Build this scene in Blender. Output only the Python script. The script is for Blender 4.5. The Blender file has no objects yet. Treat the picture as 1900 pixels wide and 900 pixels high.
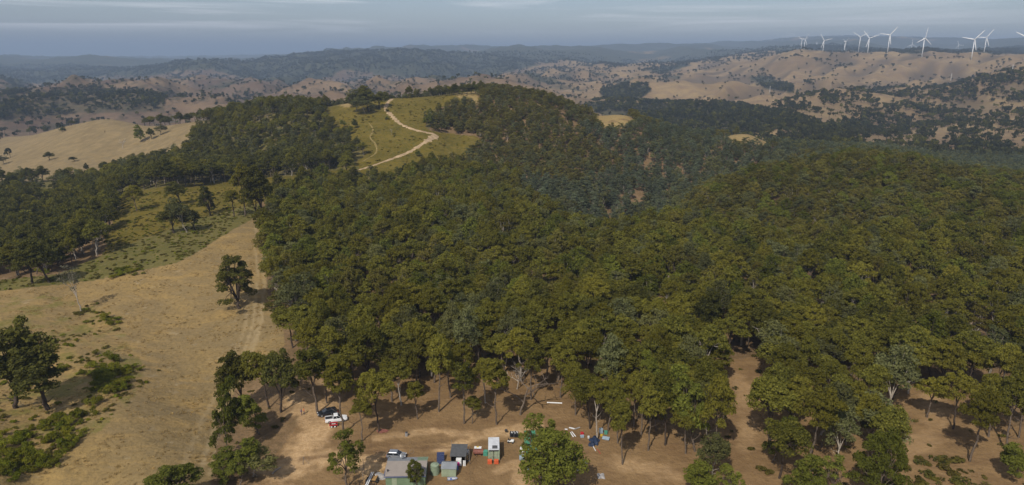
import bpy, bmesh, math, random
import numpy as np
from mathutils import Vector, Matrix

C = bpy.context.scene.collection
sc = bpy.context.scene
R_ = math.radians
PI = math.pi

# ------------------------------------------------------------------ camera, sky, sun, exposure
CAM_H, PITCH, FPX = 84.0, R_(15.4), 1267.0      # photograph is 1900 x 900
cam_d = bpy.data.cameras.new('camera')
cam_d.sensor_width = 36.0
cam_d.lens = 36.0 * FPX / 1900.0
cam_d.clip_start = 1.0
cam_d.clip_end = 150000.0
cam = bpy.data.objects.new('camera', cam_d)
C.objects.link(cam)
cam.location = (0, 0, CAM_H)
cam.rotation_euler = (R_(90) - PITCH, 0, 0)
sc.camera = cam

SUN_EL, SUN_AZ = R_(47.0), R_(24.0)             # shadows fall away from the camera and to the right
world = bpy.data.worlds.new("World")
sc.world = world
world.use_nodes = True
wn, wl = world.node_tree.nodes, world.node_tree.links
wn.clear()
out = wn.new('ShaderNodeOutputWorld')
bg = wn.new('ShaderNodeBackground')
sky = wn.new('ShaderNodeTexSky')
sky.sky_type = 'NISHITA'
sky.sun_disc = False
sky.sun_elevation = SUN_EL
sky.sun_rotation = R_(180) + SUN_AZ
sky.altitude = 900
sky.air_density = 1.0
sky.dust_density = 1.6
sky.ozone_density = 2.0
bg.inputs['Strength'].default_value = 0.088
# thin streaky high cloud, by direction
tc = wn.new('ShaderNodeTexCoord')
mp = wn.new('ShaderNodeMapping')
mp.inputs['Scale'].default_value = (2.6, 2.6, 75.0)
mp.inputs['Rotation'].default_value = (R_(0.6), R_(1.2), 0)
nz = wn.new('ShaderNodeTexNoise')
nz.inputs['Scale'].default_value = 1.0
nz.inputs['Detail'].default_value = 7.0
nz.inputs['Roughness'].default_value = 0.56
nz.inputs['Distortion'].default_value = 0.5
cr = wn.new('ShaderNodeValToRGB')
cr.color_ramp.elements[0].position = 0.45
cr.color_ramp.elements[1].position = 0.64
sep = wn.new('ShaderNodeSeparateXYZ')
el = wn.new('ShaderNodeMapRange')                 # cloud only from about 1.5 degrees up
el.interpolation_type = 'SMOOTHSTEP'
el.inputs['From Min'].default_value = 0.018
el.inputs['From Max'].default_value = 0.046
side = wn.new('ShaderNodeMapRange')               # more cloud to the left
side.inputs['From Min'].default_value = 0.75
side.inputs['From Max'].default_value = -0.55
side.inputs['To Min'].default_value = 0.30
mu = wn.new('ShaderNodeMath'); mu.operation = 'MULTIPLY'
mu2 = wn.new('ShaderNodeMath'); mu2.operation = 'MULTIPLY'
mx = wn.new('ShaderNodeMix'); mx.data_type = 'RGBA'
tint = wn.new('ShaderNodeMix'); tint.data_type = 'RGBA'; tint.blend_type = 'MULTIPLY'
tint.inputs[0].default_value = 1.0
tint.inputs[7].default_value = (1.06, 0.98, 0.97, 1)
wl.new(tc.outputs['Generated'], mp.inputs['Vector'])
wl.new(mp.outputs['Vector'], nz.inputs['Vector'])
wl.new(nz.outputs['Fac'], cr.inputs['Fac'])
wl.new(tc.outputs['Generated'], sep.inputs[0])
wl.new(sep.outputs['Z'], el.inputs['Value'])
wl.new(sep.outputs['X'], side.inputs['Value'])
wl.new(cr.outputs['Color'], mu.inputs[0])
wl.new(el.outputs['Result'], mu.inputs[1])
wl.new(mu.outputs[0], mu2.inputs[0])
wl.new(side.outputs['Result'], mu2.inputs[1])
wl.new(sky.outputs['Color'], tint.inputs[6])
wl.new(mu2.outputs[0], mx.inputs[0])
wl.new(tint.outputs[2], mx.inputs[6])
mx.inputs[7].default_value = (11.5, 11.4, 11.6, 1)
wl.new(mx.outputs[2], bg.inputs['Color'])
wl.new(bg.outputs['Background'], out.inputs['Surface'])

sun_d = bpy.data.lights.new('sun', 'SUN')
sun_d.energy = 3.5
sun_d.angle = R_(0.5)
sun_d.color = (1.0, 0.945, 0.86)
sun = bpy.data.objects.new('sun', sun_d)
C.objects.link(sun)
sun.rotation_euler = Vector((math.sin(SUN_AZ) * math.cos(SUN_EL), math.cos(SUN_AZ) * math.cos(SUN_EL),
                             -math.sin(SUN_EL))).to_track_quat('-Z', 'Y').to_euler()

sc.view_settings.view_transform = 'Standard'
sc.view_settings.look = 'None'
sc.view_settings.gamma = 1.0
sc.view_settings.exposure = 0.18
sc.view_settings.use_curve_mapping = False
sc.cycles.use_denoising = True
sc.cycles.denoiser = 'OPENIMAGEDENOISE'
sc.cycles.max_bounces = 4
sc.cycles.diffuse_bounces = 2
sc.cycles.glossy_bounces = 2
sc.cycles.transmission_bounces = 3
sc.cycles.volume_bounces = 0
sc.cycles.transparent_max_bounces = 4
sc.cycles.use_adaptive_sampling = True
sc.cycles.adaptive_threshold = 0.02
sc.cycles.sample_clamp_indirect = 4.0

HAZE_DENSITY = 1.15e-4
HAZE_COLOR = (0.46, 0.595, 0.79, 1)

# ------------------------------------------------------------------ helpers
def tag(o, label=None, cat=None, group=None, kind=None):
    if label: o['label'] = label
    if cat: o['category'] = cat
    if group: o['group'] = group
    if kind: o['kind'] = kind
    return o

def empty(name, loc, rz=0.0, label=None, cat=None, group=None, scale=(1, 1, 1)):
    o = bpy.data.objects.new(name, None)
    o.empty_display_size = 0.3
    C.objects.link(o)
    o.location = loc
    o.rotation_euler = (0, 0, rz)
    o.scale = scale
    return tag(o, label, cat, group)

def link(name, me, parent=None, mats=()):
    o = bpy.data.objects.new(name, me)
    C.objects.link(o)
    o.parent = parent
    for m in mats:
        me.materials.append(m)
    return o

def mesh_np(name, V, F, mats=(), mi=None, smooth=False):
    """V (n,3), F (m,3) or (m,4) integer arrays, or a list of such arrays"""
    Fs = F if isinstance(F, list) else [F]
    Fs = [np.asarray(f, dtype=np.int32) for f in Fs if len(f)]
    me = bpy.data.meshes.new(name)
    me.vertices.add(len(V))
    me.vertices.foreach_set('co', np.asarray(V, dtype=np.float32).ravel())
    flat = np.concatenate([f.ravel() for f in Fs])
    tot = np.concatenate([np.full(len(f), f.shape[1], dtype=np.int32) for f in Fs])
    start = np.concatenate([[0], np.cumsum(tot)[:-1]]).astype(np.int32)
    me.loops.add(len(flat))
    me.loops.foreach_set('vertex_index', flat)
    me.polygons.add(len(tot))
    me.polygons.foreach_set('loop_start', start)
    me.polygons.foreach_set('loop_total', tot)
    if mi is not None:
        me.polygons.foreach_set('material_index', np.asarray(mi, dtype=np.int32))
    me.polygons.foreach_set('use_smooth', np.full(len(tot), smooth, dtype=bool))
    for m in mats:
        me.materials.append(m)
    me.update(calc_edges=True)
    return me

class MB:
    """collects simple solids and builds them as ONE mesh object"""
    def __init__(self):
        self.bm = bmesh.new()
    def box(self, c, s, rz=0.0, rx=0.0, ry=0.0, bevel=0.0):
        g = bmesh.ops.create_cube(self.bm, size=1.0)
        vs = g['verts']
        m = Matrix.Translation(c) @ Matrix.Rotation(rz, 4, 'Z') @ Matrix.Rotation(ry, 4, 'Y') @ Matrix.Rotation(rx, 4, 'X') @ Matrix.Diagonal((*s, 1))
        bmesh.ops.transform(self.bm, matrix=m, verts=vs)
        if bevel:
            es = list({e for v in vs for e in v.link_edges})
            bmesh.ops.bevel(self.bm, geom=es, offset=bevel, segments=2, affect='EDGES', profile=0.5)
        return self
    def cyl(self, a, b, r1, r2=None, n=12, caps=True):
        a, b = Vector(a), Vector(b)
        d = b - a
        g = bmesh.ops.create_cone(self.bm, segments=n, cap_ends=caps, radius1=r1, radius2=r1 if r2 is None else r2, depth=d.length)
        m = Matrix.Translation((a + b) / 2) @ d.to_track_quat('Z', 'Y').to_matrix().to_4x4()
        bmesh.ops.transform(self.bm, matrix=m, verts=g['verts'])
        return self
    def ball(self, c, r, s=(1, 1, 1), n=10):
        g = bmesh.ops.create_uvsphere(self.bm, u_segments=n * 2, v_segments=n, radius=r)
        bmesh.ops.transform(self.bm, matrix=Matrix.Translation(c) @ Matrix.Diagonal((*s, 1)), verts=g['verts'])
        return self
    def tube(self, pts, r, n=6):
        for i in range(len(pts) - 1):
            ra = r if not isinstance(r, (list, tuple)) else r[i]
            rb = r if not isinstance(r, (list, tuple)) else r[i + 1]
            self.cyl(pts[i], pts[i + 1], ra, rb, n)
        return self
    def prism(self, prof, axis_y0, axis_y1):
        """polygon prof of (x, z) extruded along y"""
        a = [self.bm.verts.new((x, axis_y0, z)) for x, z in prof]
        b = [self.bm.verts.new((x, axis_y1, z)) for x, z in prof]
        self.bm.faces.new(a)
        self.bm.faces.new(b[::-1])
        n = len(prof)
        for i in range(n):
            self.bm.faces.new((a[i], b[i], b[(i + 1) % n], a[(i + 1) % n]))
        return self
    def face(self, pts):
        self.bm.faces.new([self.bm.verts.new(p) for p in pts])
        return self
    def build(self, name, mat, parent=None, smooth=False, label=None):
        bmesh.ops.recalc_face_normals(self.bm, faces=self.bm.faces)
        me = bpy.data.meshes.new(name)
        self.bm.to_mesh(me)
        self.bm.free()
        if smooth:
            for p in me.polygons: p.use_smooth = True
        o = link(name, me, parent, [mat])
        if label: o['label'] = label
        return o

def dup(root, loc, rz=0.0, label=None, group=None, scale=None):
    r = root.copy(); C.objects.link(r)
    r.location = loc
    r.rotation_euler = (0, 0, rz)
    if scale: r.scale = scale
    if label: r['label'] = label
    if group: r['group'] = group
    for ch in root.children:
        c = ch.copy(); C.objects.link(c); c.parent = r
        for g in ch.children:
            d = g.copy(); C.objects.link(d); d.parent = c
    return r

# ------------------------------------------------------------------ materials
def mat_new(name):
    m = bpy.data.materials.new(name)
    m.use_nodes = True
    n, l = m.node_tree.nodes, m.node_tree.links
    n.clear()
    o = n.new('ShaderNodeOutputMaterial')
    return m, n, l, o

def paint(name, col, rough=0.55, metal=0.0, var=0.18, scale=3.0, spec=0.4, wave=None):
    """painted or weathered solid with some dirt; wave=(axis, scale, depth) adds corrugation"""
    m, n, l, o = mat_new(name)
    b = n.new('ShaderNodeBsdfPrincipled')
    t = n.new('ShaderNodeTexCoord')
    z = n.new('ShaderNodeTexNoise'); z.inputs['Scale'].default_value = scale; z.inputs['Detail'].default_value = 6
    r = n.new('ShaderNodeValToRGB')
    r.color_ramp.elements[0].position = 0.3; r.color_ramp.elements[1].position = 0.72
    r.color_ramp.elements[0].color = (*[c * (1 - var) for c in col], 1)
    r.color_ramp.elements[1].color = (*[min(1, c * (1 + var * 0.6)) for c in col], 1)
    l.new(t.outputs['Object'], z.inputs['Vector'])
    l.new(z.outputs['Fac'], r.inputs['Fac'])
    l.new(r.outputs['Color'], b.inputs['Base Color'])
    b.inputs['Roughness'].default_value = rough
    b.inputs['Metallic'].default_value = metal
    b.inputs['Specular IOR Level'].default_value = spec
    if wave:
        w = n.new('ShaderNodeTexWave'); w.bands_direction = wave[0]
        w.inputs['Scale'].default_value = wave[1]
        bp = n.new('ShaderNodeBump'); bp.inputs['Strength'].default_value = 0.8; bp.inputs['Distance'].default_value = wave[2]
        l.new(t.outputs['Object'], w.inputs['Vector'])
        l.new(w.outputs['Fac'], bp.inputs['Height'])
        l.new(bp.outputs['Normal'], b.inputs['Normal'])
    l.new(b.outputs[0], o.inputs['Surface'])
    return m

def leafmat(name, dark, light, warm, trans=0.42, rand=0.9):
    """foliage: colour varies from tree to tree and from leaf to leaf"""
    m, n, l, o = mat_new(name)
    oi = n.new('ShaderNodeObjectInfo')
    ge = n.new('ShaderNodeNewGeometry')
    m1 = n.new('ShaderNodeMix'); m1.data_type = 'RGBA'
    m1.inputs[6].default_value = (*dark, 1); m1.inputs[7].default_value = (*light, 1)
    l.new(ge.outputs['Random Per Island'], m1.inputs[0])
    m2 = n.new('ShaderNodeMix'); m2.data_type = 'RGBA'
    m2.inputs[7].default_value = (*warm, 1)
    mr = n.new('ShaderNodeMapRange'); mr.inputs['To Max'].default_value = rand
    l.new(oi.outputs['Random'], mr.inputs['Value'])
    l.new(mr.outputs['Result'], m2.inputs[0])
    l.new(m1.outputs[2], m2.inputs[6])
    hs = n.new('ShaderNodeHueSaturation')
    fr = n.new('ShaderNodeMath'); fr.operation = 'MULTIPLY'; fr.inputs[1].default_value = 7.31
    fc = n.new('ShaderNodeMath'); fc.operation = 'FRACT'
    mv = n.new('ShaderNodeMapRange'); mv.inputs['To Min'].default_value = 0.68; mv.inputs['To Max'].default_value = 1.32
    l.new(oi.outputs['Random'], fr.inputs[0]); l.new(fr.outputs[0], fc.inputs[0]); l.new(fc.outputs[0], mv.inputs['Value'])
    l.new(mv.outputs['Result'], hs.inputs['Value'])
    l.new(m2.outputs[2], hs.inputs['Color'])
    d = n.new('ShaderNodeBsdfDiffuse'); tr = n.new('ShaderNodeBsdfTranslucent'); mxs = n.new('ShaderNodeMixShader')
    mxs.inputs[0].default_value = trans
    l.new(hs.outputs['Color'], d.inputs['Color']); l.new(hs.outputs['Color'], tr.inputs['Color'])
    l.new(d.outputs[0], mxs.inputs[1]); l.new(tr.outputs[0], mxs.inputs[2])
    l.new(mxs.outputs[0], o.inputs['Surface'])
    return m

M = {}
M['leaf_olive'] = leafmat('olive_leaves', (0.080, 0.085, 0.018), (0.218, 0.204, 0.036), (0.176, 0.154, 0.024))
M['leaf_green'] = leafmat('green_leaves', (0.072, 0.086, 0.017), (0.195, 0.202, 0.036), (0.145, 0.152, 0.024))
M['leaf_hill'] = leafmat('yellow_olive_leaves', (0.086, 0.082, 0.022), (0.196, 0.178, 0.040), (0.164, 0.138, 0.030))
M['leaf_grey'] = leafmat('grey_green_leaves', (0.080, 0.088, 0.036), (0.190, 0.194, 0.078), (0.150, 0.142, 0.046))
M['leaf_dark'] = leafmat('dark_leaves', (0.050, 0.054, 0.015), (0.136, 0.132, 0.032), (0.112, 0.104, 0.022))
M['leaf_gully'] = leafmat('blue_grey_leaves', (0.070, 0.086, 0.046), (0.168, 0.192, 0.108), (0.124, 0.132, 0.068))
M['leaf_straw'] = leafmat('dry_straw', (0.28, 0.200, 0.088), (0.46, 0.335, 0.155), (0.40, 0.275, 0.105))
M['leaf_shrub'] = leafmat('bright_shrub_leaves', (0.090, 0.112, 0.012), (0.205, 0.220, 0.022), (0.190, 0.170, 0.020))
M['leaf_brown'] = leafmat('brown_scrub_leaves', (0.085, 0.070, 0.018), (0.165, 0.130, 0.034), (0.120, 0.108, 0.020))
M['leaf_pale'] = leafmat('pale_grey_leaves', (0.120, 0.115, 0.075), (0.24, 0.22, 0.14), (0.16, 0.15, 0.10))
M['leaf_far'] = leafmat('far_tree_leaves', (0.030, 0.036, 0.016), (0.066, 0.070, 0.030), (0.064, 0.060, 0.024))
M['bark'] = paint('grey_brown_bark', (0.150, 0.115, 0.085), 0.9, var=0.45, scale=2.5, spec=0.1)
M['bark_dark'] = paint('dark_bark', (0.075, 0.056, 0.042), 0.95, var=0.4, scale=2.5, spec=0.1)
M['bark_pale'] = paint('pale_bark', (0.36, 0.31, 0.25), 0.9, var=0.35, scale=2.0, spec=0.1)

# ------------------------------------------------------------------ the lie of the land
CP, SP = math.cos(PITCH), math.sin(PITCH)

def ray(px, py):
    u = (px - 950.0) / FPX; v = (450.0 - py) / FPX
    return u, v * SP + CP, v * CP - SP           # direction, camera at the origin

def lift(px, py, Y, c=0.0):
    dx, dy, dz = ray(px, py)
    return dx / dy, math.log(Y), CAM_H + dz / dy * Y - c

def project(x, y, z):
    zz = z - CAM_H
    dep = y * CP - zz * SP
    up = y * SP + zz * CP
    dep = np.maximum(dep, 1e-3)
    return 950.0 + FPX * x / dep, 450.0 - FPX * up / dep

# surveyed heights: bearing, distance (m), canopy height to take off
SURVEY = [
 # farthest plains and ranges
 (0,109,22000),(250,108,22000),(500,106,22000),(900,104,22000),(1400,100,24000),(1900,98,24000),
 (0,112,14000),(300,110,14000),(600,103,13000),(700,96,10500),(850,91,10500),(960,93,10500),(1060,93,10500),(1180,87,10500),(1300,86,10500),(1400,86,10500),
 (0,121,6500),(80,121,6500),(150,114,6500),(215,119,6500),(300,122,7500),(500,114,7500),
 # the dark forested range and the brown hills round it
 (230,133,4500),(280,120,4600),(340,109,4600),(430,115,4600),(510,113,4700),(600,104,4700),(690,104,4700),(770,99,4800),(820,108,4800),(860,106,4800),(960,112,5000),(1060,106,5600),(1150,118,5600),
 (600,150,3200),(750,145,3300),(900,140,3400),(1000,150,3000),(1080,150,3000),(640,165,2600),(800,160,2700),
 (420,160,3000),(300,165,2900),(0,163,2700),(120,152,3300),(200,150,3300),(40,140,4300),(420,140,3700),
 (60,184,2500),(170,178,2450),(300,181,2500),(400,194,2050),(480,180,2300),(100,192,1650),(170,168,2050),(60,176,2000),(300,172,2100),(400,188,1700),(0,190,1800),(0,236,1250),(100,228,1300),
 (560,178,2100),(700,182,1900),(1000,172,2200),(640,190,1500),(900,185,1700),
 # wind farm plateau and the brown slopes under it
 (1486,94.7,5400),(1526,99.5,4300),(1566,99.1,4400),(1592,98.2,3900),(1610,99.1,3450),(1645,105.7,3200),(1709,107.7,3000),(1800,113.6,2800),(1824,101.6,3500),(1899,113.9,2600),
 (1480,101,3300),(1540,104,3200),(1400,116,3500),(1320,128,3600),(1250,128,4000),(1250,150,3000),(1200,150,3100),(1170,168,2200),(1110,178,2300),(1050,165,2800),(1210,120,4600),
 (1600,150,2500),(1500,140,2600),(1400,168,2200),(1300,190,1800),(1200,189,1900),(1700,135,2600),(1800,135,2500),
 (1777,93,7000),(1650,82,8500),(1560,72,12000),(1500,73,12000),(1430,79,12000),(1380,84,11000),(1700,84,8500),(1900,81,8500),(1600,92,6500),(1900,95,6000),
 (1850,143,2000),(1700,160,1900),(1560,168,1900),(1900,133,1650),(1850,165,1500),(1650,220,1300),(1850,225,1150),(1450,212,1400),(1750,287,850),(1600,257,1000),(1450,240,1100),(1300,214,1300),(1900,300,780),
 # hidden valley behind the near hills
 (1400,300,850),(1250,290,900),(1100,275,900),(930,235,1000),(750,260,950),(560,260,950),(350,290,1050),
 # hill with the dirt track, and its wooded neighbours
 (930,156,720,9),(1000,165,690,10),(1060,190,670,10),(1100,212,655,9),(1150,219,655),(1250,238,660,8),(1385,250,665),(1500,264,660,9),(860,176,705),(800,181,700),(725,184,690),(640,194,690),
 (800,256,560),(720,225,610),(690,285,520),(660,318,480),(760,300,505),(820,290,520),(870,253,580),(880,215,620,9),
 (840,240,585,7),(950,256,560,10),(1050,290,530,10),(1180,335,500,10),(1150,275,575,10),(1250,325,535,10),(1200,385,440,11),(1120,408,400,12),(1000,330,450,12),(900,340,430,12),(1080,360,430,12),
 (1330,280,590,9),(1450,278,610,9),(1390,318,500,10),
 # near forest and the right hill
 (1000,420,300,13),(1100,410,330,13),(870,360,350,13),(700,345,410,12),(560,400,310,13),(600,352,390,12),(760,400,300,13),
 (1560,284,420,12.5),(1700,288,420,12.5),(1640,281,425,12.5),(1850,330,370,12),(1900,352,350,12),(1400,305,430,11),(1310,340,410,11),(1205,398,360,12),(1300,450,265,13),(1600,400,310,12),(1800,420,290,12),(1450,400,320,12),(1880,312,540,10),(1760,300,480,10),
 # ridge forest on the left
 (500,192,640,10),(560,191,650,10),(610,195,660,8),(420,212,650,10),(450,290,520,11),(330,272,600,10),(560,270,540,11),(560,325,455),(480,340,430),
 # green paddock, lower left forest, tan hill
 (330,345,430),(250,390,365),(390,400,352),(480,375,375),(485,397,350),(300,430,320),(100,400,360,12),(0,432,330,12),(0,335,520,10),(150,352,450,12),(60,365,450,11),
 (200,222,880),(330,231,830),(100,246,910),(0,277,940),(100,312,660),(30,325,650),(230,290,690),(400,233,850),
 # dry paddock
 (440,440,305),(446,573,220),(300,560,226),(150,578,216),(92,523,243),(62,525,242),(0,540,238),(200,515,247),(330,487,263),(500,560,226),(480,640,193),(300,700,172),(200,700,166),(85,758,149),(0,640,180),(0,760,146),(100,850,124),(0,900,112),(300,900,116),(420,850,130),(420,760,156),
]
FLAT = [(-40,130,0),(0,130,0),(40,130,0),(-40,160,0),(0,165,0),(40,160,0),(80,150,0),(110,140,0),(130,180,0),(80,200,0.5),(20,210,0),(-50,200,0),(-60,170,0),(-20,250,-1),(60,250,0),(130,250,1.0),(180,230,0.5),(40,110,0),(-40,105,0),(100,110,0),(-80,100,-1),(0,70,0),(50,70,0),(-50,70,-2),(0,50,0),(50,50,0),(-50,50,-3)]
pts = []
for q in SURVEY:
    s, u, z = lift(*q)
    if 3000 < q[2] < 6000 and q[0] < 1000: z -= 58
    pts.append((s, u, z))
    if q[0] <= 60: pts.append((s - 0.40, u, z - 4))
    if q[0] >= 1840: pts.append((s + 0.40, u, z))
for x, y, z in FLAT:
    pts.append((x / y, math.log(y), z))
pts = np.array(pts)
KX = np.array([2.6, 1.0])
PX = pts[:, :2] * KX

def tps_k(d2):
    return 0.5 * d2 * np.log(np.maximum(d2, 1e-12))

def tps_fit(X, w, lam):
    n = len(X)
    d2 = ((X[:, None, :] - X[None, :, :]) ** 2).sum(-1)
    A = np.zeros((n + 3, n + 3))
    A[:n, :n] = tps_k(d2) + lam * np.eye(n)
    P = np.c_[np.ones(n), X]
    A[:n, n:] = P; A[n:, :n] = P.T
    return np.linalg.solve(A, np.r_[w, 0, 0, 0])
# fit height divided by distance, so near and far weigh alike
ELEV = pts[:, 2] / np.exp(pts[:, 1])
COEF = tps_fit(PX, ELEV, 4e-5)

def tps_eval(S, U):
    X = np.stack([S.ravel() * KX[0], U.ravel() * KX[1]], 1)
    o = np.empty(len(X))
    for i in range(0, len(X), 20000):
        c = X[i:i + 20000]
        d2 = ((c[:, None, :] - PX[None, :, :]) ** 2).sum(-1)
        o[i:i + 20000] = tps_k(d2) @ COEF[:-3] + COEF[-3] + c @ COEF[-2:]
    return o.reshape(S.shape)

def _hash(ix, iy, seed):
    h = (ix.astype(np.int64) * 374761393 + iy.astype(np.int64) * 668265263 + seed * 1442695041) & 0xFFFFFFFF
    h = ((h ^ (h >> 13)) * 1274126177) & 0xFFFFFFFF
    return ((h ^ (h >> 16)) & 0xFFFF) / 65535.0 * 2 * PI

def perlin(x, y, seed=0):
    x0 = np.floor(x); y0 = np.floor(y)
    fx, fy = x - x0, y - y0
    def g(ix, iy):
        a = _hash(ix, iy, seed)
        return np.cos(a) * (x - ix) + np.sin(a) * (y - iy)
    u = fx * fx * fx * (fx * (fx * 6 - 15) + 10); v = fy * fy * fy * (fy * (fy * 6 - 15) + 10)
    a = g(x0, y0); b = g(x0 + 1, y0); c = g(x0, y0 + 1); d = g(x0 + 1, y0 + 1)
    return ((a + (b - a) * u) + ((c + (d - c) * u) - (a + (b - a) * u)) * v) * 1.5

def fbm(x, y, seed=0, octv=4):
    o = 0; a = 1.0; t = 0
    for k in range(octv):
        o = o + a * perlin(x * 2 ** k, y * 2 ** k, seed + k * 17); t += a; a *= 0.5
    return o / t

def sstep(a, b, x):
    t = np.clip((x - a) / (b - a), 0, 1)
    return t * t * (3 - 2 * t)

def relief(x, y, parts=False):
    far = sstep(900, 1900, y)
    vfar = sstep(3000, 7000, y)
    r1 = 1 - np.abs(perlin(x / 640 + 0.3 * perlin(x / 900, y / 900, 5), y / 760, 11)) * 2
    r2 = 1 - np.abs(perlin(x / 210 + 3, y / 300, 23)) * 2
    r3 = 1 - np.abs(perlin(x / 95 + 3, y / 140, 29)) * 2
    r4 = 1 - np.abs(perlin(x / 1900, y / 2600, 41)) * 2
    c_, s_ = math.cos(0.62), math.sin(0.62)
    ac, al = x * c_ - y * s_ + 60 * perlin(x / 400, y / 400, 51), x * s_ + y * c_      # spurs run down toward the near left
    q1 = 1 - np.abs(perlin(ac / 260, al / 1100, 53)) * 2
    q2 = 1 - np.abs(perlin(ac / 105, al / 520, 57)) * 2
    rt = sstep(-0.05, 0.2, x / y)
    z = far * (1 - 0.5 * vfar) * ((1 - 0.6 * rt) * (62 * (r1 - 0.5) + 34.0 * (r2 - 0.5) + 9.0 * (r3 - 0.5)) + rt * (1 - 0.75 * sstep(2500, 3000, y)) * (28 * (q1 - 0.5) + 16 * (q2 - 0.5))) + vfar * (60 + 70 * sstep(5500, 8500, y)) * (r4 - 0.58)
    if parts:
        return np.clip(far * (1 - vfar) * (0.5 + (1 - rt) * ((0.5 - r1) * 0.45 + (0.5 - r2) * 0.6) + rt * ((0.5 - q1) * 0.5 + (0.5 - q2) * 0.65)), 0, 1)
    mid = sstep(300, 560, y) * (1 - far)
    z = z + mid * (1.4 * fbm(x / 70, y / 70, 31, 3))
    z = z + 0.16 * fbm(x / 17, y / 17, 37, 3) * sstep(1500, 500, y)
    return z

NS, NU = 600, 1240
S0, S1, U0, U1 = -1.12, 1.12, math.log(52.0), math.log(42000.0)
sg = np.linspace(S0, S1, NS); ug = np.linspace(U0, U1, NU)
SG, UG = np.meshgrid(sg, ug)                     # (NU, NS)
# smooth base on a coarse grid, then refined: the same surface, quicker
cs = np.linspace(S0, S1, 151); cu = np.linspace(U0, U1, 249)
CS, CU = np.meshgrid(cs, cu)
EB = tps_eval(CS, CU)

def bilin(G, a0, a1, b0, b1, a, b):
    nb, na = G.shape
    fa = np.clip((a - a0) / (a1 - a0) * (na - 1), 0, na - 1.001); fb = np.clip((b - b0) / (b1 - b0) * (nb - 1), 0, nb - 1.001)
    ia = fa.astype(int); ib = fb.astype(int)
    fa = fa - ia; fb = fb - ib
    return (G[ib, ia] * (1 - fa) + G[ib, ia + 1] * fa) * (1 - fb) + (G[ib + 1, ia] * (1 - fa) + G[ib + 1, ia + 1] * fa) * fb

def cubic_up(G, na, nb):
    """separable Catmull-Rom refinement"""
    def up(A, n):
        m = A.shape[0]
        t = np.linspace(0, m - 1, n); i = np.clip(t.astype(int), 0, m - 2); f = (t - i)[:, None]
        p0 = A[np.maximum(i - 1, 0)]; p1 = A[i]; p2 = A[i + 1]; p3 = A[np.minimum(i + 2, m - 1)]
        return 0.5 * (2 * p1 + (p2 - p0) * f + (2 * p0 - 5 * p1 + 4 * p2 - p3) * f ** 2 + (3 * p1 - p0 - 3 * p2 + p3) * f ** 3)
    return up(up(G, nb).T, na).T
EG = cubic_up(EB, NS, NU)
YG = np.exp(UG); XG = SG * YG
ZG = EG * YG + relief(XG, YG)
ZG = np.maximum(ZG, -160.0)

def H(x, y):
    x = np.asarray(x, dtype=float); y = np.asarray(y, dtype=float)
    y = np.maximum(y, 53.0)
    return bilin(ZG, S0, S1, U0, U1, x / y, np.log(y))

def grounds(P, ymin=60.0, ymax=40000.0):
    """points of the ground seen at photograph pixels P -> (n,3)"""
    P = np.asarray(P, dtype=float)
    dx, dy, dz = ray(P[:, 0], P[:, 1])
    sx, sz = dx / dy, dz / dy
    lo = np.full(len(P), ymin); hi = np.full(len(P), ymax)
    hit = np.zeros(len(P), bool)
    prev = lo.copy()
    for Y in np.exp(np.arange(math.log(ymin), math.log(ymax), 0.012)):
        below = (CAM_H + sz * Y) < H(sx * Y, np.full(len(P), Y))
        new = below & ~hit
        hi[new] = Y; lo[new] = prev[new]
        hit |= below
        prev[:] = Y
    for _ in range(24):
        m = (lo + hi) / 2
        b = (CAM_H + sz * m) < H(sx * m, m)
        hi = np.where(b, m, hi); lo = np.where(b, lo, m)
    return np.stack([sx * hi, hi, H(sx * hi, hi)], 1)

def gr(px, py, **k):
    return Vector(grounds([(px, py)], **k)[0])

def inside(px, py, poly):
    poly = np.asarray(poly, float)
    r = np.zeros(px.shape, bool)
    j = len(poly) - 1
    for i in range(len(poly)):
        xi, yi = poly[i]; xj, yj = poly[j]
        if yi != yj:
            r ^= ((yi > py) != (yj > py)) & (px < (xj - xi) * (py - yi) / (yj - yi) + xi)
        j = i
    return r

# regions of ground, as outlines on the land
PADDOCK = [(-900,545),(0,540),(180,520),(330,489),(400,445),(440,422),(470,405),(492,392),(512,402),(500,440),(495,500),(503,560),(525,600),(530,640),(470,690),(440,720),(415,780),(402,830),(395,880),(380,940),(-900,1400)]
SCRUB = [(-900,500),(0,520),(110,508),(190,470),(300,430),(380,402),(480,377),(497,390),(470,405),(440,422),(400,445),(330,489),(180,520),(0,540),(-900,545)]
GREENPAD = [(210,405),(228,360),(330,343),(430,335),(560,325),(650,312),(690,330),(560,345),(500,372),(480,377),(380,402),(300,430),(190,470)]
GRASSHILL = [(605,194),(650,186),(720,178),(800,176),(884,168),(892,186),(830,196),(802,205),(790,235),(800,243),(884,253),(900,262),(860,300),(806,312),(790,332),(760,336),(690,338),(600,345),(560,345),(545,338),(645,314),(682,284),(624,252),(600,215)]
TANHILL = [(-900,340),(-900,265),(0,270),(130,232),(200,212),(330,218),(405,232),(335,264),(222,302),(205,332),(80,337)]
CLEAR = [(440,1000),(470,900),(520,835),(560,770),(600,705),(640,690),(760,700),(840,690),(930,680),(1010,672),(1060,700),(1110,770),(1250,790),(1340,860),(1400,1000)]
DIRTR = [(1330,670),(1420,660),(1560,720),(1660,705),(1720,690),(1800,720),(1900,800),(2300,900),(2300,1300),(1300,1300),(1330,860),(1345,760)]
RANGEF = [(-900,118),(0,121),(130,118),(215,123),(250,128),(290,112),(340,104),(430,108),(600,98),(770,92),(860,100),(960,106),(1000,120),(920,138),(800,150),(700,138),(640,128),(590,152),(520,168),(430,140),(380,128),(330,132),(270,142),(200,140),(130,150),(0,160),(-900,170)]
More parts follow.
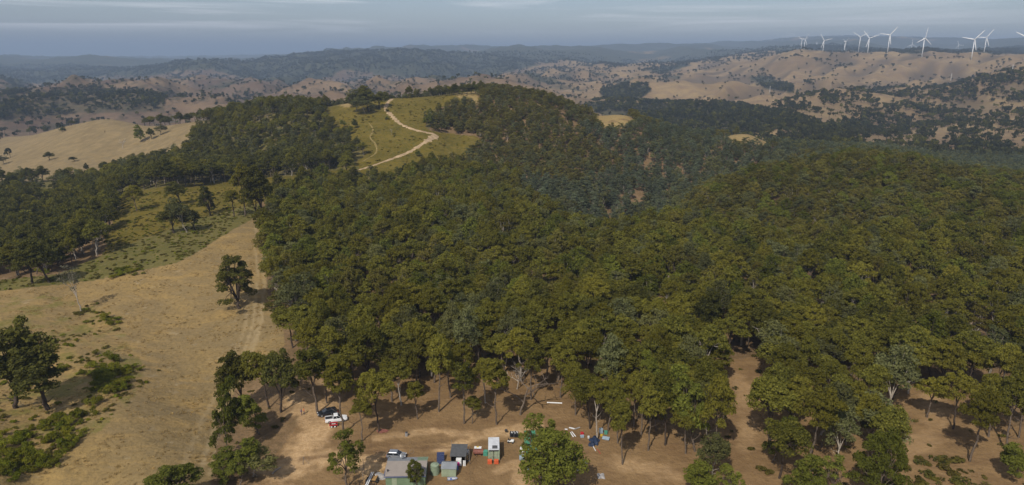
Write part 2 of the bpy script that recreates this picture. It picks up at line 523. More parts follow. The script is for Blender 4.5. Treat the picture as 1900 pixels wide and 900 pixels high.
SCRUBHILL = [(-900,215),(0,176),(60,170),(170,160),(250,168),(310,176),(300,205),(200,210),(60,215),(0,225)]
PLANT1 = [(1112,176),(1120,163),(1150,157),(1200,158),(1208,170),(1190,182),(1130,184)]
PLANT2 = [(1388,143),(1420,140),(1478,166),(1468,172),(1420,165)]
PLANT3 = [(1195,130),(1270,118),(1285,121),(1230,136)]
BELT = [(1080,200),(1110,186),(1200,190),(1330,194),(1440,204),(1580,252),(1500,270),(1300,245),(1150,225)]
WSLOPE = [(1400,204),(1500,176),(1600,168),(1760,160),(1880,132),(2300,110),(2300,330),(1860,310),(1700,300),(1560,268),(1480,230)]
TABLE = [(1470,90),(1500,84),(1640,88),(1760,76),(2300,74),(2300,100),(1800,101),(1700,102),(1560,95)]

def zone_masks(x, y, z, wob=1.0):
    px, py = project(x, y, z)
    n1 = fbm(x / 23, y / 23, 71, 3); n2 = fbm(x / 23 + 40, y / 23, 73, 3)
    w = np.minimum(9.0, 1500.0 / y) * wob
    n1f = fbm(x / 160, y / 160, 75, 3); n2f = fbm(x / 160, y / 160, 77, 3)
    qx = px + n1 * w + n1f * sstep(900, 1500, y) * 10; qy = py + n2 * w * 0.55 + n2f * sstep(900, 1500, y) * 3
    near = y < 800
    m = {}
    m['paddock'] = inside(qx, qy, PADDOCK) & (y < 420)
    m['scrub'] = inside(qx, qy, SCRUB) & (y < 420)
    m['greenpad'] = inside(qx, qy, GREENPAD) & (y < 520)
    m['hill'] = inside(qx, qy, GRASSHILL) & (y > 380) & (y < 760)
    m['tan'] = (inside(qx, qy, TANHILL) & (y > 560)) | ((x / y < -0.47) & (y > 620))
    m['tan'] &= (y < 1150)
    m['clear'] = inside(qx, qy, CLEAR) & (y < 230)
    m['dirtr'] = inside(qx, qy, DIRTR) & (y < 230)
    farq = y > 1050
    m['range'] = inside(qx, qy, RANGEF) & (y > 3000)
    m['scrubhill'] = inside(qx, qy, SCRUBHILL) & farq & (y < 2600)
    m['plant'] = (inside(px, py, PLANT1) | inside(px, py, PLANT2) | inside(px, py, PLANT3)) & (y > 1500)
    m['belt'] = inside(qx, qy, BELT) & (y > 900) & (y < 2600)
    m['wslope'] = inside(qx, qy, WSLOPE) & (y > 760) & (y < 2400)
    m['table'] = inside(qx, qy, TABLE) & (y > 3300)
    return m, px, py

mz, PXG, PYG = zone_masks(XG, YG, ZG)
f = np.float32
pad = mz['paddock'].astype(f)
a_dirt = (mz['clear'] | mz['dirtr']).astype(f)
a_scrub = mz['scrub'].astype(f)
a_grass = (mz['hill'] | mz['greenpad']).astype(f)
near_forest = (YG < 820) & ~(mz['paddock'] | mz['scrub'] | mz['greenpad'] | mz['hill'] | mz['tan'] | mz['clear'] | mz['dirtr'])
TANSPOT = [(620,190),(650,186),(662,196),(640,200)], [(1130,206),(1165,210),(1175,222),(1160,245),(1120,240),(1095,216)], [(1335,244),(1385,238),(1450,252),(1430,272),(1350,272)], [(845,176),(884,168),(892,186),(886,196),(858,186)], [(1415,226),(1425,224),(1432,245),(1424,245)]
a_tansp = np.zeros_like(pad)
for p in TANSPOT:
    a_tansp[inside(PXG + 4 * fbm(XG / 9, YG / 9, 81, 3), PYG + 3 * fbm(XG / 9, YG / 9, 83, 3), p) & (YG > 560) & (YG < 1300)] = 1
a_forest = near_forest.astype(f)
left_wood = near_forest & (XG < -70) & (YG > 400)
a_scrub = np.maximum(a_scrub, 0.85 * left_wood).astype(f); a_forest = a_forest * ~left_wood
# bare, pale soil: the yard, the wheel tracks and scuffed ground in the clearing
def seg_mask(line, wid):
    L = grounds(line)[:, :2]
    d = np.full(XG.shape, 1e9)
    rows = (YG[:, 0] > L[:, 1].min() - 12) & (YG[:, 0] < L[:, 1].max() + 12)
    xr, yr = XG[rows], YG[rows]
    dd = np.full(xr.shape, 1e9)
    for a, b in zip(L[:-1], L[1:]):
        t = np.clip(((xr - a[0]) * (b[0] - a[0]) + (yr - a[1]) * (b[1] - a[1])) / (((b - a) ** 2).sum() + 1e-9), 0, 1)
        dd = np.minimum(dd, np.hypot(xr - a[0] - t * (b[0] - a[0]), yr - a[1] - t * (b[1] - a[1])))
    d[rows] = dd
    n = fbm(XG / 3.0, YG / 3.0, 91, 2)
    return sstep(wid * 1.35, wid * 0.5, d + n * wid * 0.9).astype(f)
a_bare = np.zeros_like(pad)
for line, wd, k in (([(560,740),(590,790),(560,850),(500,900)], 4.5, 0.9), ([(600,700),(620,740),(590,790)], 2.0, .5),
                    ([(500,870),(560,850),(640,845),(690,870)], 3.5, 0.9), ([(660,860),(690,850),(740,835)], 1.6, .7),
                    ([(700,812),(760,806),(800,800),(870,806),(950,795),(1000,790)], 1.5, .75), ([(815,835),(850,824),(900,808),(960,800)], 1.4, .9),
                    ([(930,870),(960,860),(965,900)], 1.6, .7), ([(1150,860),(1200,870),(1240,880)], 2.5, .55), ([(1385,830),(1390,760),(1370,700)], 2.2, .35),
                    ([(1660,860),(1740,800),(1730,730)], 2.6, .35), ([(875,600),(905,705)], 2.0, .3)):
    a_bare = np.maximum(a_bare, k * seg_mask(line, wd))
a_rut = np.zeros_like(pad)                        # the darker rut of the drive across the clearing
for line, wd, k in (([(560,852),(660,842),(740,832),(840,830),(900,838)], 0.75, .8), ([(640,833),(740,824),(840,818)], 0.5, .45)):
    a_rut = np.maximum(a_rut, k * seg_mask(line, wd))
a_worn = np.zeros_like(pad)                       # faint wheel marks in the dry paddock
for line, wd, k in (([(390,880),(420,770),(455,690),(485,600),(490,520),(485,420)], 0.55, .6), ([(372,880),(404,770),(440,690),(470,600),(478,520),(474,420)], 0.55, .6),
                    ([(335,880),(380,770),(420,690),(455,610),(462,520)], 0.7, .4), ([(500,500),(478,600),(452,690),(425,770)], .5, .5)):
    a_worn = np.maximum(a_worn, k * seg_mask(line, wd))
a_farfor = np.maximum.reduce([0.95 * mz['range'], 0.55 * mz['scrubhill'], 0.95 * mz['plant'], 0.85 * mz['belt'],
                              0.12 * mz['wslope'], 0.75 * mz['table']]).astype(f)
nfar = fbm(XG / 260, YG / 420, 95, 4)
a_farfor = np.maximum(a_farfor, (0.85 * sstep(0.10, 0.32, nfar) * (YG > 2600) * (XG / YG < 0.24)).astype(f))
a_farfor = np.maximum(a_farfor, (0.95 * sstep(-0.42, -0.25, fbm(XG / 900, YG / 900, 97, 3)) * (YG > 5200)).astype(f))
a_farfor *= ~((YG < 1100) & ~mz['wslope'])
lumpy = sstep(0.15, 0.5, fbm(XG / 12, YG / 12, 99, 3))
GREENSPOT = [(-60,560),(90,545),(200,580),(270,680),(240,750),(165,815),(90,870),(-50,930)]
a_green = (inside(PXG + 12 * fbm(XG / 5, YG / 5, 103, 3), PYG + 8 * fbm(XG / 5, YG / 5, 105, 3), GREENSPOT) * (YG < 260) * sstep(-0.15, 0.35, fbm(XG / 7, YG / 7, 107, 3))).astype(f) * 0.95
a_gully_shade = sstep(0.25, 0.95, relief(XG, YG, True)).astype(f)  # hollows of the far relief: scrub tone plus painted shade for contrast
a_tan = (mz['tan'] & ~(a_forest > 0.5)).astype(f)

idx = np.arange(NU * NS).reshape(NU, NS)
F4 = np.stack([idx[:-1, :-1], idx[:-1, 1:], idx[1:, 1:], idx[1:, :-1]], -1).reshape(-1, 4)
V = np.stack([XG, YG, ZG], -1).reshape(-1, 3)

def attr(me, name, chans):
    a = me.attributes.new(name, 'FLOAT_COLOR', 'POINT')
    a.data.foreach_set('color', np.stack([c.astype(np.float32) for c in chans], -1).ravel())

# ---- ground material: colours of grass, soil, litter and painted gully shade, broken up by noise
def ground_material():
    m, n, l, o = mat_new('ground')
    def col(c): 
        x = n.new('ShaderNodeRGB'); x.outputs[0].default_value = (*c, 1); return x.outputs[0]
    geo = n.new('ShaderNodeNewGeometry')
    def noise(scale, detail=5, rough=0.6, sx=1, sy=1, sz=1, dist=0.0):
        mp = n.new('ShaderNodeMapping'); mp.inputs['Scale'].default_value = (scale * sx, scale * sy, scale * sz)
        l.new(geo.outputs['Position'], mp.inputs['Vector'])
        z = n.new('ShaderNodeTexNoise'); z.inputs['Scale'].default_value = 1; z.inputs['Detail'].default_value = detail
        z.inputs['Roughness'].default_value = rough; z.inputs['Distortion'].default_value = dist
        l.new(mp.outputs[0], z.inputs['Vector'])
        return z.outputs['Fac']
    def ramp(v, a, b):
        r = n.new('ShaderNodeMapRange'); r.inputs['From Min'].default_value = a; r.inputs['From Max'].default_value = b
        l.new(v, r.inputs['Value']); return r.outputs['Result']
    def mix(fac, a, b):
        x = n.new('ShaderNodeMix'); x.data_type = 'RGBA'
        if isinstance(fac, (int, float)): x.inputs[0].default_value = fac
        else: l.new(fac, x.inputs[0])
        l.new(a, x.inputs[6]); l.new(b, x.inputs[7]); return x.outputs[2]
    def mul(a, b):
        x = n.new('ShaderNodeMath'); x.operation = 'MULTIPLY'; x.use_clamp = True
        for i, v in enumerate((a, b)):
            if isinstance(v, (int, float)): x.inputs[i].default_value = v
            else: l.new(v, x.inputs[i])
        return x.outputs[0]
    def chan(name):
        a = n.new('ShaderNodeAttribute'); a.attribute_name = name
        s = n.new('ShaderNodeSeparateColor'); l.new(a.outputs['Color'], s.inputs[0])
        return s.outputs[0], s.outputs[1], s.outputs[2], a.outputs['Alpha']
    dirt, scrub, grass, forest = chan('cover')
    bare, rut, worn, farfor = chan('wear')
    tan, tansp, green, pad = chan('tone')
    big = noise(0.018, 4); mid = noise(0.09, 5, .65); fine = noise(0.9, 6, .7); vfine = noise(2.6, 4, .75)
    stre = noise(0.06, 5, .65, 1.0, 2.6, 1, .6)
    # far brown grazing country
    fb = noise(0.004, 6, .62)
    c = mix(ramp(fb, .38, .62), col((0.200, 0.136, 0.068)), col((0.300, 0.212, 0.104)))
    c = mix(mul(ramp(noise(0.03, 4, .7), .42, .62), .5), c, col((0.165, 0.105, 0.075)))
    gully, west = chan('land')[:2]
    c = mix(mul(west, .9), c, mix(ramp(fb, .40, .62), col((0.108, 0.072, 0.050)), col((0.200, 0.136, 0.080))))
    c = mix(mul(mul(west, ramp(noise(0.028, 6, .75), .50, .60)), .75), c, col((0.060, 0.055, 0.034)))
    c = mix(mul(gully, .85), c, col((0.110, 0.080, 0.050)))  # darker gully scrub, also painting in shade to bring out the far relief
    # dry paddock
    p = mix(ramp(mid, .35, .68), col((0.235, 0.163, 0.070)), col((0.335, 0.222, 0.078)))
    p = mix(mul(ramp(big, .42, .60), .7), p, col((0.205, 0.152, 0.076)))
    p = mix(mul(ramp(stre, .52, .70), .55), p, col((0.40, 0.255, 0.085)))
    p = mix(mul(ramp(fine, .46, .66), .65), p, col((0.150, 0.106, 0.046)))
    p = mix(mul(ramp(noise(0.16, 5, .7), .60, .76), .6), p, col((0.42, 0.34, 0.22)))
    p = mix(mul(mul(green, .8), ramp(fine, .22, .58)), p, col((0.145, 0.135, 0.028)))
    p = mix(mul(worn, ramp(fine, .25, .6)), p, col((0.41, 0.31, 0.17)))
    c = mix(pad, c, p)
    t = mix(ramp(mid, .35, .66), col((0.185, 0.138, 0.068)), col((0.265, 0.190, 0.090)))
    t = mix(mul(ramp(noise(0.035, 5, .7, 1, .5), .50, .66), .6), t, col((0.150, 0.108, 0.05)))
    t = mix(mul(ramp(fine, .5, .7), .5), t, col((0.16, 0.115, 0.055)))
    c = mix(tan, c, t)
    # green-brown scrubby ground
    s = mix(ramp(mid, .36, .64), col((0.112, 0.098, 0.026)), col((0.165, 0.130, 0.042)))
    s = mix(mul(ramp(fine, .44, .66), .7), s, col((0.085, 0.088, 0.018)))
    s = mix(mul(ramp(noise(0.22, 5, .7), .58, .74), .6), s, col((0.26, 0.20, 0.09)))
    c = mix(scrub, c, s)
    g = mix(ramp(noise(0.045, 5, .65), .36, .64), col((0.108, 0.082, 0.012)), col((0.158, 0.114, 0.018)))
    g = mix(mul(ramp(noise(.30, 6, .72), .46, .66), .75), g, col((0.068, 0.068, 0.012)))
    g = mix(mul(ramp(noise(.11, 5, .7), .56, .74), .6), g, col((0.21, 0.155, 0.05)))
    c = mix(grass, c, g)
    # forest floor: litter and bare soil
    fl = mix(ramp(mid, .35, .65), col((0.165, 0.105, 0.052)), col((0.240, 0.155, 0.080)))
    fl = mix(mul(ramp(fine, .45, .68), .7), fl, col((0.090, 0.066, 0.030)))
    c = mix(forest, c, fl)
    d = mix(ramp(mid, .34, .66), col((0.180, 0.110, 0.050)), col((0.262, 0.166, 0.076)))
    d = mix(mul(ramp(stre, .50, .66), .6), d, col((0.165, 0.098, 0.046)))
    d = mix(mul(ramp(fine, .50, .70), .6), d, col((0.140, 0.086, 0.042)))
    d = mix(mul(ramp(noise(0.35, 5, .7, 1, 1.8), .60, .74), .65), d, col((0.40, 0.27, 0.135)))
    d = mix(mul(ramp(vfine, .62, .74), .35), d, col((0.42, 0.31, 0.19)))
    c = mix(dirt, c, d)
    b = mix(ramp(fine, .35, .65), col((0.370, 0.235, 0.110)), col((0.54, 0.365, 0.195)))
    c = mix(mul(bare, ramp(mid, .22, .55)), c, b)
    c = mix(mul(rut, .8), c, col((0.125, 0.072, 0.036)))
    c = mix(mul(tansp, ramp(mid, .30, .50)), c, mix(ramp(fine, .3, .7), col((0.20, 0.145, 0.055)), col((0.34, 0.24, 0.10))))
    ff = mix(ramp(noise(0.02, 5, .7), .38, .62), col((0.032, 0.038, 0.020)), col((0.060, 0.060, 0.030)))
    c = mix(farfor, c, ff)
    bs = n.new('ShaderNodeBsdfPrincipled')
    bs.inputs['Roughness'].default_value = 0.95; bs.inputs['Specular IOR Level'].default_value = 0.08
    l.new(c, bs.inputs['Base Color'])
    bp = n.new('ShaderNodeBump'); bp.inputs['Strength'].default_value = 0.55; bp.inputs['Distance'].default_value = 0.35
    l.new(fine, bp.inputs['Height'])
    bp2 = n.new('ShaderNodeBump'); bp2.inputs['Strength'].default_value = 0.5; bp2.inputs['Distance'].default_value = 2.2
    l.new(noise(0.12, 6, .68), bp2.inputs['Height']); l.new(bp.outputs[0], bp2.inputs['Normal'])
    l.new(bp2.outputs[0], bs.inputs['Normal'])
    l.new(bs.outputs[0], o.inputs['Surface'])
    return m

me = mesh_np('ground', V, F4, smooth=True)
attr(me, 'cover', [c.ravel() for c in (a_dirt, a_scrub, a_grass, a_forest)])
attr(me, 'wear', [c.ravel() for c in (a_bare, a_rut, a_worn, a_farfor)])
attr(me, 'tone', [c.ravel() for c in (a_tan, a_tansp, a_green, pad)])
attr(me, 'land', [c.ravel() for c in (a_gully_shade, sstep(0.16, -0.10, XG / YG + 0.05 * fbm(XG / 300, YG / 300, 121, 3)).astype(f), a_gully_shade * 0, a_gully_shade * 0 + 1)])
tag(link('ground', me, None, [ground_material()]), 'dry grass hills, brown clearing soil and forest floor', None, None, 'structure')

# the dirt tracks over the grassy hill
def strip(name, line, widths, mat, h, label):
    L = grounds(line)
    L = L[:, :2]
    # Catmull-Rom
    P = np.vstack([2 * L[0] - L[1], L, 2 * L[-1] - L[-2]])
    W = np.r_[widths[0], widths, widths[-1]]
    o = []
    for i in range(1, len(P) - 2):
        for t in np.linspace(0, 1, 14, endpoint=False):
            q = 0.5 * (2 * P[i] + (P[i + 1] - P[i - 1]) * t + (2 * P[i - 1] - 5 * P[i] + 4 * P[i + 1] - P[i + 2]) * t ** 2 + (3 * P[i] - P[i - 1] - 3 * P[i + 1] + P[i + 2]) * t ** 3)
            o.append((*q, W[i] * (1 - t) + W[i + 1] * t))
    o = np.array(o)
    tg = np.gradient(o[:, :2], axis=0); tg /= np.linalg.norm(tg, axis=1)[:, None] + 1e-9
    nr = np.stack([-tg[:, 1], tg[:, 0]], 1)
    k = 7
    jit = fbm(o[:, 0] / 3, o[:, 1] / 3, 111, 2) * 0.45
    rows = []
    for q in np.linspace(-1, 1, k):
        xy = o[:, :2] + nr * (o[:, 2] * (0.5 + 1.5 * jit * abs(q)) * q)[:, None]
        z = H(xy[:, 0], xy[:, 1]) + (h if abs(q) < 0.99 else -0.15)
        rows.append(np.c_[xy, z])
    Vv = np.stack(rows, 1); nn = len(o)
    ii = np.arange(nn * k).reshape(nn, k)
    Ff = np.stack([ii[:-1, :-1], ii[1:, :-1], ii[1:, 1:], ii[:-1, 1:]], -1).reshape(-1, 4)
    me = mesh_np(name, Vv.reshape(-1, 3), Ff, smooth=True)
    return tag(link(name, me, None, [mat]), label, None, None, 'structure')
M['track'] = paint('pale_track_soil', (0.40, 0.285, 0.165), 0.95, var=0.4, scale=0.35, spec=0.05)
M['track_faint'] = paint('faint_track_soil', (0.24, 0.180, 0.065), 0.95, var=0.4, scale=0.3, spec=0.05)
strip('dirt_track', [(652,319),(690,308),(735,292),(770,276),(795,260),(808,251),(792,246),(770,241),(745,231),(728,216),(716,203),(718,193),(728,183.5)],
      [2.2,2.6,3.4,4.2,5.6,6.0,4.4,3.6,3.6,4.2,4.0,4.2,4.6], M['track'], 0.22, 'pale dirt track winding up the grassy hill')
strip('grass_track', [(672,300),(697,284),(697,268),(687,255),(692,240),(684,228)], [1.0,1.4,1.8,1.8,2.2,1.2], M['track_faint'], 0.16, 'faint worn track curving up the grassy hill')

# ------------------------------------------------------------------ trees
def tube_np(paths, sides=6):
    """paths: list of (points (n,3), radii (n)) -> V, F"""
    Vs, Fs, off = [], [], 0
    for P, r in paths:
        P = np.asarray(P, float); r = np.asarray(r, float)
        t = np.gradient(P, axis=0); t /= np.linalg.norm(t, axis=1)[:, None] + 1e-9
        a = np.cross(t, np.array([0.31, 0.95, 0.02])); a /= np.linalg.norm(a, axis=1)[:, None] + 1e-9
        b = np.cross(t, a)
        th = np.linspace(0, 2 * PI, sides, endpoint=False)
        ring = P[:, None, :] + r[:, None, None] * (np.cos(th)[None, :, None] * a[:, None, :] + np.sin(th)[None, :, None] * b[:, None, :])
        n = len(P)
        Vs.append(ring.reshape(-1, 3))
        i = np.arange(n * sides).reshape(n, sides) + off
        Fs.append(np.stack([i[:-1], np.roll(i[:-1], -1, 1), np.roll(i[1:], -1, 1), i[1:]], -1).reshape(-1, 4))
        off += n * sides
    return np.concatenate(Vs), np.concatenate(Fs)

def leaves_np(rng, cen, rad, per, size, flat=0.82, up=0.18):
    """many small leaf sprays over the outside and inside of each clump"""
    n = len(cen) * per
    ci = np.repeat(np.arange(len(cen)), per)
    d = rng.normal(size=(n, 3)); d /= np.linalg.norm(d, axis=1)[:, None]
    d[:, 2] = np.where(d[:, 2] < -0.45, -d[:, 2] * rng.uniform(0.2, 1, n), d[:, 2])
    rr = rad[ci] * (0.45 + 0.62 * rng.random(n) ** 0.6)
    p = cen[ci] + d * rr[:, None] * np.array([1, 1, flat])
    nr = d * 0.8 + rng.normal(size=(n, 3)) * 0.5 + np.array([0, 0, up])
    nr /= np.linalg.norm(nr, axis=1)[:, None]
    a = np.cross(nr, rng.normal(size=(n, 3))); a /= np.linalg.norm(a, axis=1)[:, None] + 1e-9
    b = np.cross(nr, a)
    s = size * rng.uniform(0.55, 1.35, n)
    a = a * s[:, None]; b = b * (s * rng.uniform(0.4, 0.75, n))[:, None]
    bend = nr * (s * rng.uniform(-0.25, 0.1, n))[:, None]
    Vq = np.stack([p - a + bend, p - b, p + a + bend, p + b], 1).reshape(-1, 3)
    return Vq, np.arange(n * 4).reshape(n, 4)

def gum_shape(rng, Hh=16.0, Rr=4.6, cb=7.0, nc=26, per=110, leaf=0.42, tr=0.26, limbs=4, cr=(0.24, 0.40), dome=0.5, dead=0.06):
    """a eucalypt: tall trunk forking into rising limbs with foliage in separate clumps at their ends"""
    lean = rng.normal(size=2) * 0.5
    fork = np.array([lean[0], lean[1], cb * rng.uniform(0.72, 0.98)])
    cen, rad = [], []
    tries = 0
    while len(cen) < nc and tries < nc * 40:
        tries += 1
        th = rng.uniform(0, 2 * PI); q = math.sqrt(rng.uniform(0.0, 1.0))
        lob = 0.78 + 0.22 * math.sin(2 * th + tr * 40) + 0.12 * math.sin(3 * th + leaf * 60)
        r = q * Rr * lob
        top = Hh - (Hh - cb) * dome * q ** 2
        z = top - (Hh - cb) * (0.62 * rng.random() ** 1.6) * (1 - 0.45 * q)
        k = Rr * rng.uniform(*cr)
        c = np.array([lean[0] * z / cb + r * math.cos(th), lean[1] * z / cb + r * math.sin(th), z - k * 0.45])
        if any(np.linalg.norm((c - o) * (1, 1, 1.4)) < 0.62 * (k + kk) * 0.9 for o, kk in zip(cen, rad)) and tries < nc * 25:
            continue
        cen.append(c); rad.append(k)
    cen = np.array(cen); rad = np.array(rad)
    paths = []
    tz = np.linspace(0, 1, 6)
    wob = rng.normal(size=(6, 2)) * 0.10
    wob[0] = 0
    P = np.c_[np.outer(tz, fork[:2]) + wob, tz * fork[2]]
    P[0, 2] = -0.5
    paths.append((P, tr * (1.15 - 0.45 * tz)))
    fork = P[-1]
    order = np.argsort(np.arctan2(cen[:, 1] - fork[1], cen[:, 0] - fork[0]))
    for grp in np.array_split(order, limbs):
        g = cen[grp].mean(0)
        knee = fork + (g - fork) * 0.55 + np.r_[rng.normal(size=2) * 0.35, 0.5]
        t = np.linspace(0, 1, 5)[:, None]
        L = (1 - t) ** 2 * fork + 2 * t * (1 - t) * (fork * 0.45 + knee * 0.55 + np.array([0, 0, 0.7])) + t ** 2 * knee
        paths.append((L, np.linspace(tr * 0.58, tr * 0.34, 5)))
        for c in cen[grp]:
            e = c + np.array([0, 0, -0.1])
            m2 = (knee + e) / 2 + rng.normal(size=3) * 0.3
            paths.append((np.array([knee, m2, e]), np.array([tr * 0.30, tr * 0.20, tr * 0.07])))
    for k in range(int(dead * nc) + 1):
        b = P[rng.integers(2, 6)]
        d = rng.normal(size=3); d[2] = abs(d[2]) * 0.6; d /= np.linalg.norm(d)
        paths.append((np.array([b, b + d * 1.4 + (0, 0, .2), b + d * 2.6 + (0, 0, .9)]), np.array([tr * .28, tr * .16, tr * .05])))
    return paths, cen, rad

def gum_meshes(seed, leafm, barkm, sides=6, merged=False, **k):
    rng = np.random.default_rng(seed)
    per = k.get('per', 110); leaf = k.get('leaf', 0.42)
    paths, cen, rad = gum_shape(rng, **k)
    tv, tf = tube_np(paths, sides)
    lv, lf = leaves_np(rng, cen, rad, per, leaf)
    if merged:
        me = mesh_np('forest_tree', np.concatenate([tv, lv]), np.concatenate([tf, lf + len(tv)]), [barkm, leafm],
                     np.r_[np.zeros(len(tf), int), np.ones(len(lf), int)])
        return me
    return mesh_np('trunk', tv, tf, [barkm], smooth=True), mesh_np('crown', lv, lf, [leafm])

def dead_mesh(seed, Hh=14.0, mat=None):
    rng = np.random.default_rng(seed)
    paths = []
    def grow(p, d, ln, r, lev):
        n = 4
        P = [p]
        for i in range(n):
            d = d + rng.normal(size=3) * 0.16; d /= np.linalg.norm(d)
            P.append(P[-1] + d * ln / n)
        paths.append((np.array(P), np.linspace(r, r * 0.55 if lev < 3 else r * .2, n + 1)))
        if lev < 3:
            for _ in range(3 if lev else 5):
                dd = d * 0.8 + rng.normal(size=3) * 0.75; dd[2] = abs(dd[2]) * 0.8 + 0.15; dd /= np.linalg.norm(dd)
                q = P[rng.integers(2, n + 1)]
                grow(q, dd, ln * rng.uniform(0.5, 0.72), r * 0.55, lev + 1)
    grow(np.array([0, 0, -0.4]), np.array([0.05, 0, 1.0]), Hh * 0.48, 0.24, 0)
    v, f_ = tube_np(paths, 5)
    return mesh_np('branches', v, f_, [mat])

# kinds of tree used as separate things, each with a trunk and a crown mesh
KIND = {}
for i in range(6):
    KIND['gum%d' % i] = (*gum_meshes(100 + i, M['leaf_olive'], [M['bark_dark'], M['bark'], M['bark_dark'], M['bark'], M['bark'], M['bark_pale']][i], limbs=[4, 5, 3, 4, 6, 3][i], dome=[.5, .65, .4, .75, .55, .6][i], nc=40, per=140, leaf=0.27, cr=(0.16, 0.29), Rr=[5.0, 4.6, 5.4, 4.6, 5.2, 4.2][i], cb=[8.6, 9.2, 7.6, 9.0, 8.0, 9.6][i]), 16.0, [5.0, 4.6, 5.4, 4.6, 5.2, 4.2][i])
for i in range(3):
    KIND['slim%d' % i] = (*gum_meshes(130 + i, M['leaf_olive'], M['bark'], nc=32, per=115, leaf=0.265, Rr=3.0, cb=8.0, tr=0.20, limbs=3, cr=(0.22, 0.36)), 16.0, 3.0)
for i in range(3):
    KIND['bushy%d' % i] = (*gum_meshes(140 + i, M['leaf_green'], M['bark'], nc=54, per=130, leaf=0.28, Rr=4.6, cb=3.4, tr=0.26, dome=0.6, cr=(0.19, .30)), 12.0, 4.6)
for i in range(3):
    KIND['dark%d' % i] = (*gum_meshes(150 + i, M['leaf_dark'], M['bark_dark'], nc=52, per=130, leaf=0.285, Rr=4.8, cb=4.2, tr=0.34, dome=0.5, cr=(0.19, .31)), 14.0, 4.8)
for i in range(2):
    KIND['grey%d' % i] = (*gum_meshes(160 + i, M['leaf_grey'], M['bark_pale'], nc=34, per=110, leaf=0.28, Rr=4.4, cb=5.0, tr=0.22, dome=0.5, cr=(0.24, .38)), 14.0, 4.4)
KIND['pale0'] = (*gum_meshes(170, M['leaf_pale'], M['bark_pale'], nc=13, per=34, leaf=0.30, Rr=3.4, cb=5.0, tr=0.17, dome=0.4, cr=(0.28, .42)), 12.0, 3.4)
KIND['fork0'] = (*gum_meshes(175, M['leaf_dark'], M['bark_dark'], nc=44, per=130, leaf=0.285, Rr=5.2, cb=2.8, tr=0.36, limbs=6, dome=0.62, cr=(0.15, .26)), 15.0, 5.2)
KIND['open0'] = (*gum_meshes(176, M['leaf_green'], M['bark'], nc=30, per=105, leaf=0.25, Rr=4.8, cb=4.5, tr=0.24, limbs=5, dome=0.75, cr=(0.15, .24)), 15.0, 4.8)
for i in range(2):
    KIND['clumpy%d' % i] = (*gum_meshes(180 + i, M['leaf_green'], M['bark'], nc=46, per=190, leaf=0.26, Rr=5.2, cb=3.0, tr=0.30, limbs=5, dome=0.55, cr=(0.20, .30)), 13.0, 5.2)
for k, v in KIND.items():
    pass

rngT = random.Random(7)
def depth_of(p):
    return p.y * CP - (p.z - CAM_H) * SP

def put_tree(kind, pos, h, w, label, group=None, name='eucalyptus_tree', rz=None, cat='tree'):
    tm, cm, H0, R0 = KIND[kind]
    sx = (w / 2) / (R0 * 1.12)
    o = empty(name, (pos[0], pos[1], pos[2] - 0.05), rngT.uniform(0, 2 * PI) if rz is None else rz, label, cat, group, (sx, sx, h / H0))
    a = bpy.data.objects.new('trunk', tm); C.objects.link(a); a.parent = o
    b = bpy.data.objects.new('crown', cm); C.objects.link(b); b.parent = o
    return o

def crest(px, y0, y1):
    """the top of the slope in one bearing, as seen from the camera"""
    s, _, _ = lift(px, 300, 500)
    Y = np.arange(y0, y1, 4.0); z = H(s * Y, Y)
    i = int(np.argmax((z - CAM_H) / Y))
    return Vector((s * Y[i], Y[i], z[i]))

def tree_px(kind, px, py, top, wpx, label, group=None, far=None, **k):
    """a tree standing at ground pixel (px, py), as tall and wide as the photo shows it"""
    p = gr(px, py)
    if far and p.y > far[1]: p = crest(px, *far)
    d = depth_of(p)
    w = wpx / FPX * d
    # height: the photographed top lies on the vertical through the base
    _, dy, dz = ray(px, top)
    h = CAM_H + dz / dy * (p.y + 0.12 * w) - p.z
    if far: h = (py - top) / FPX * d
    h = max(2.0, h)
    placed.append((p.x, p.y, w / 2))
    return put_tree(kind, p, h, w, label, group, **k)
placed = []

def dead_px(seed, px, py, top, label, mat='bark_pale', group=None):
    p = gr(px, py)
    _, dy, dz = ray(px, top)
    h = max(3.0, CAM_H + dz / dy * p.y - p.z)
    me = dead_mesh(seed, 13.0, M[mat])
    o = link('dead_tree', me)
    o.location = (p.x, p.y, p.z); o.rotation_euler = (0, 0, seed); o.scale = (h / 13,) * 3
    placed.append((p.x, p.y, 1.5))
    return tag(o, label, 'dead tree', group)

T = tree_px
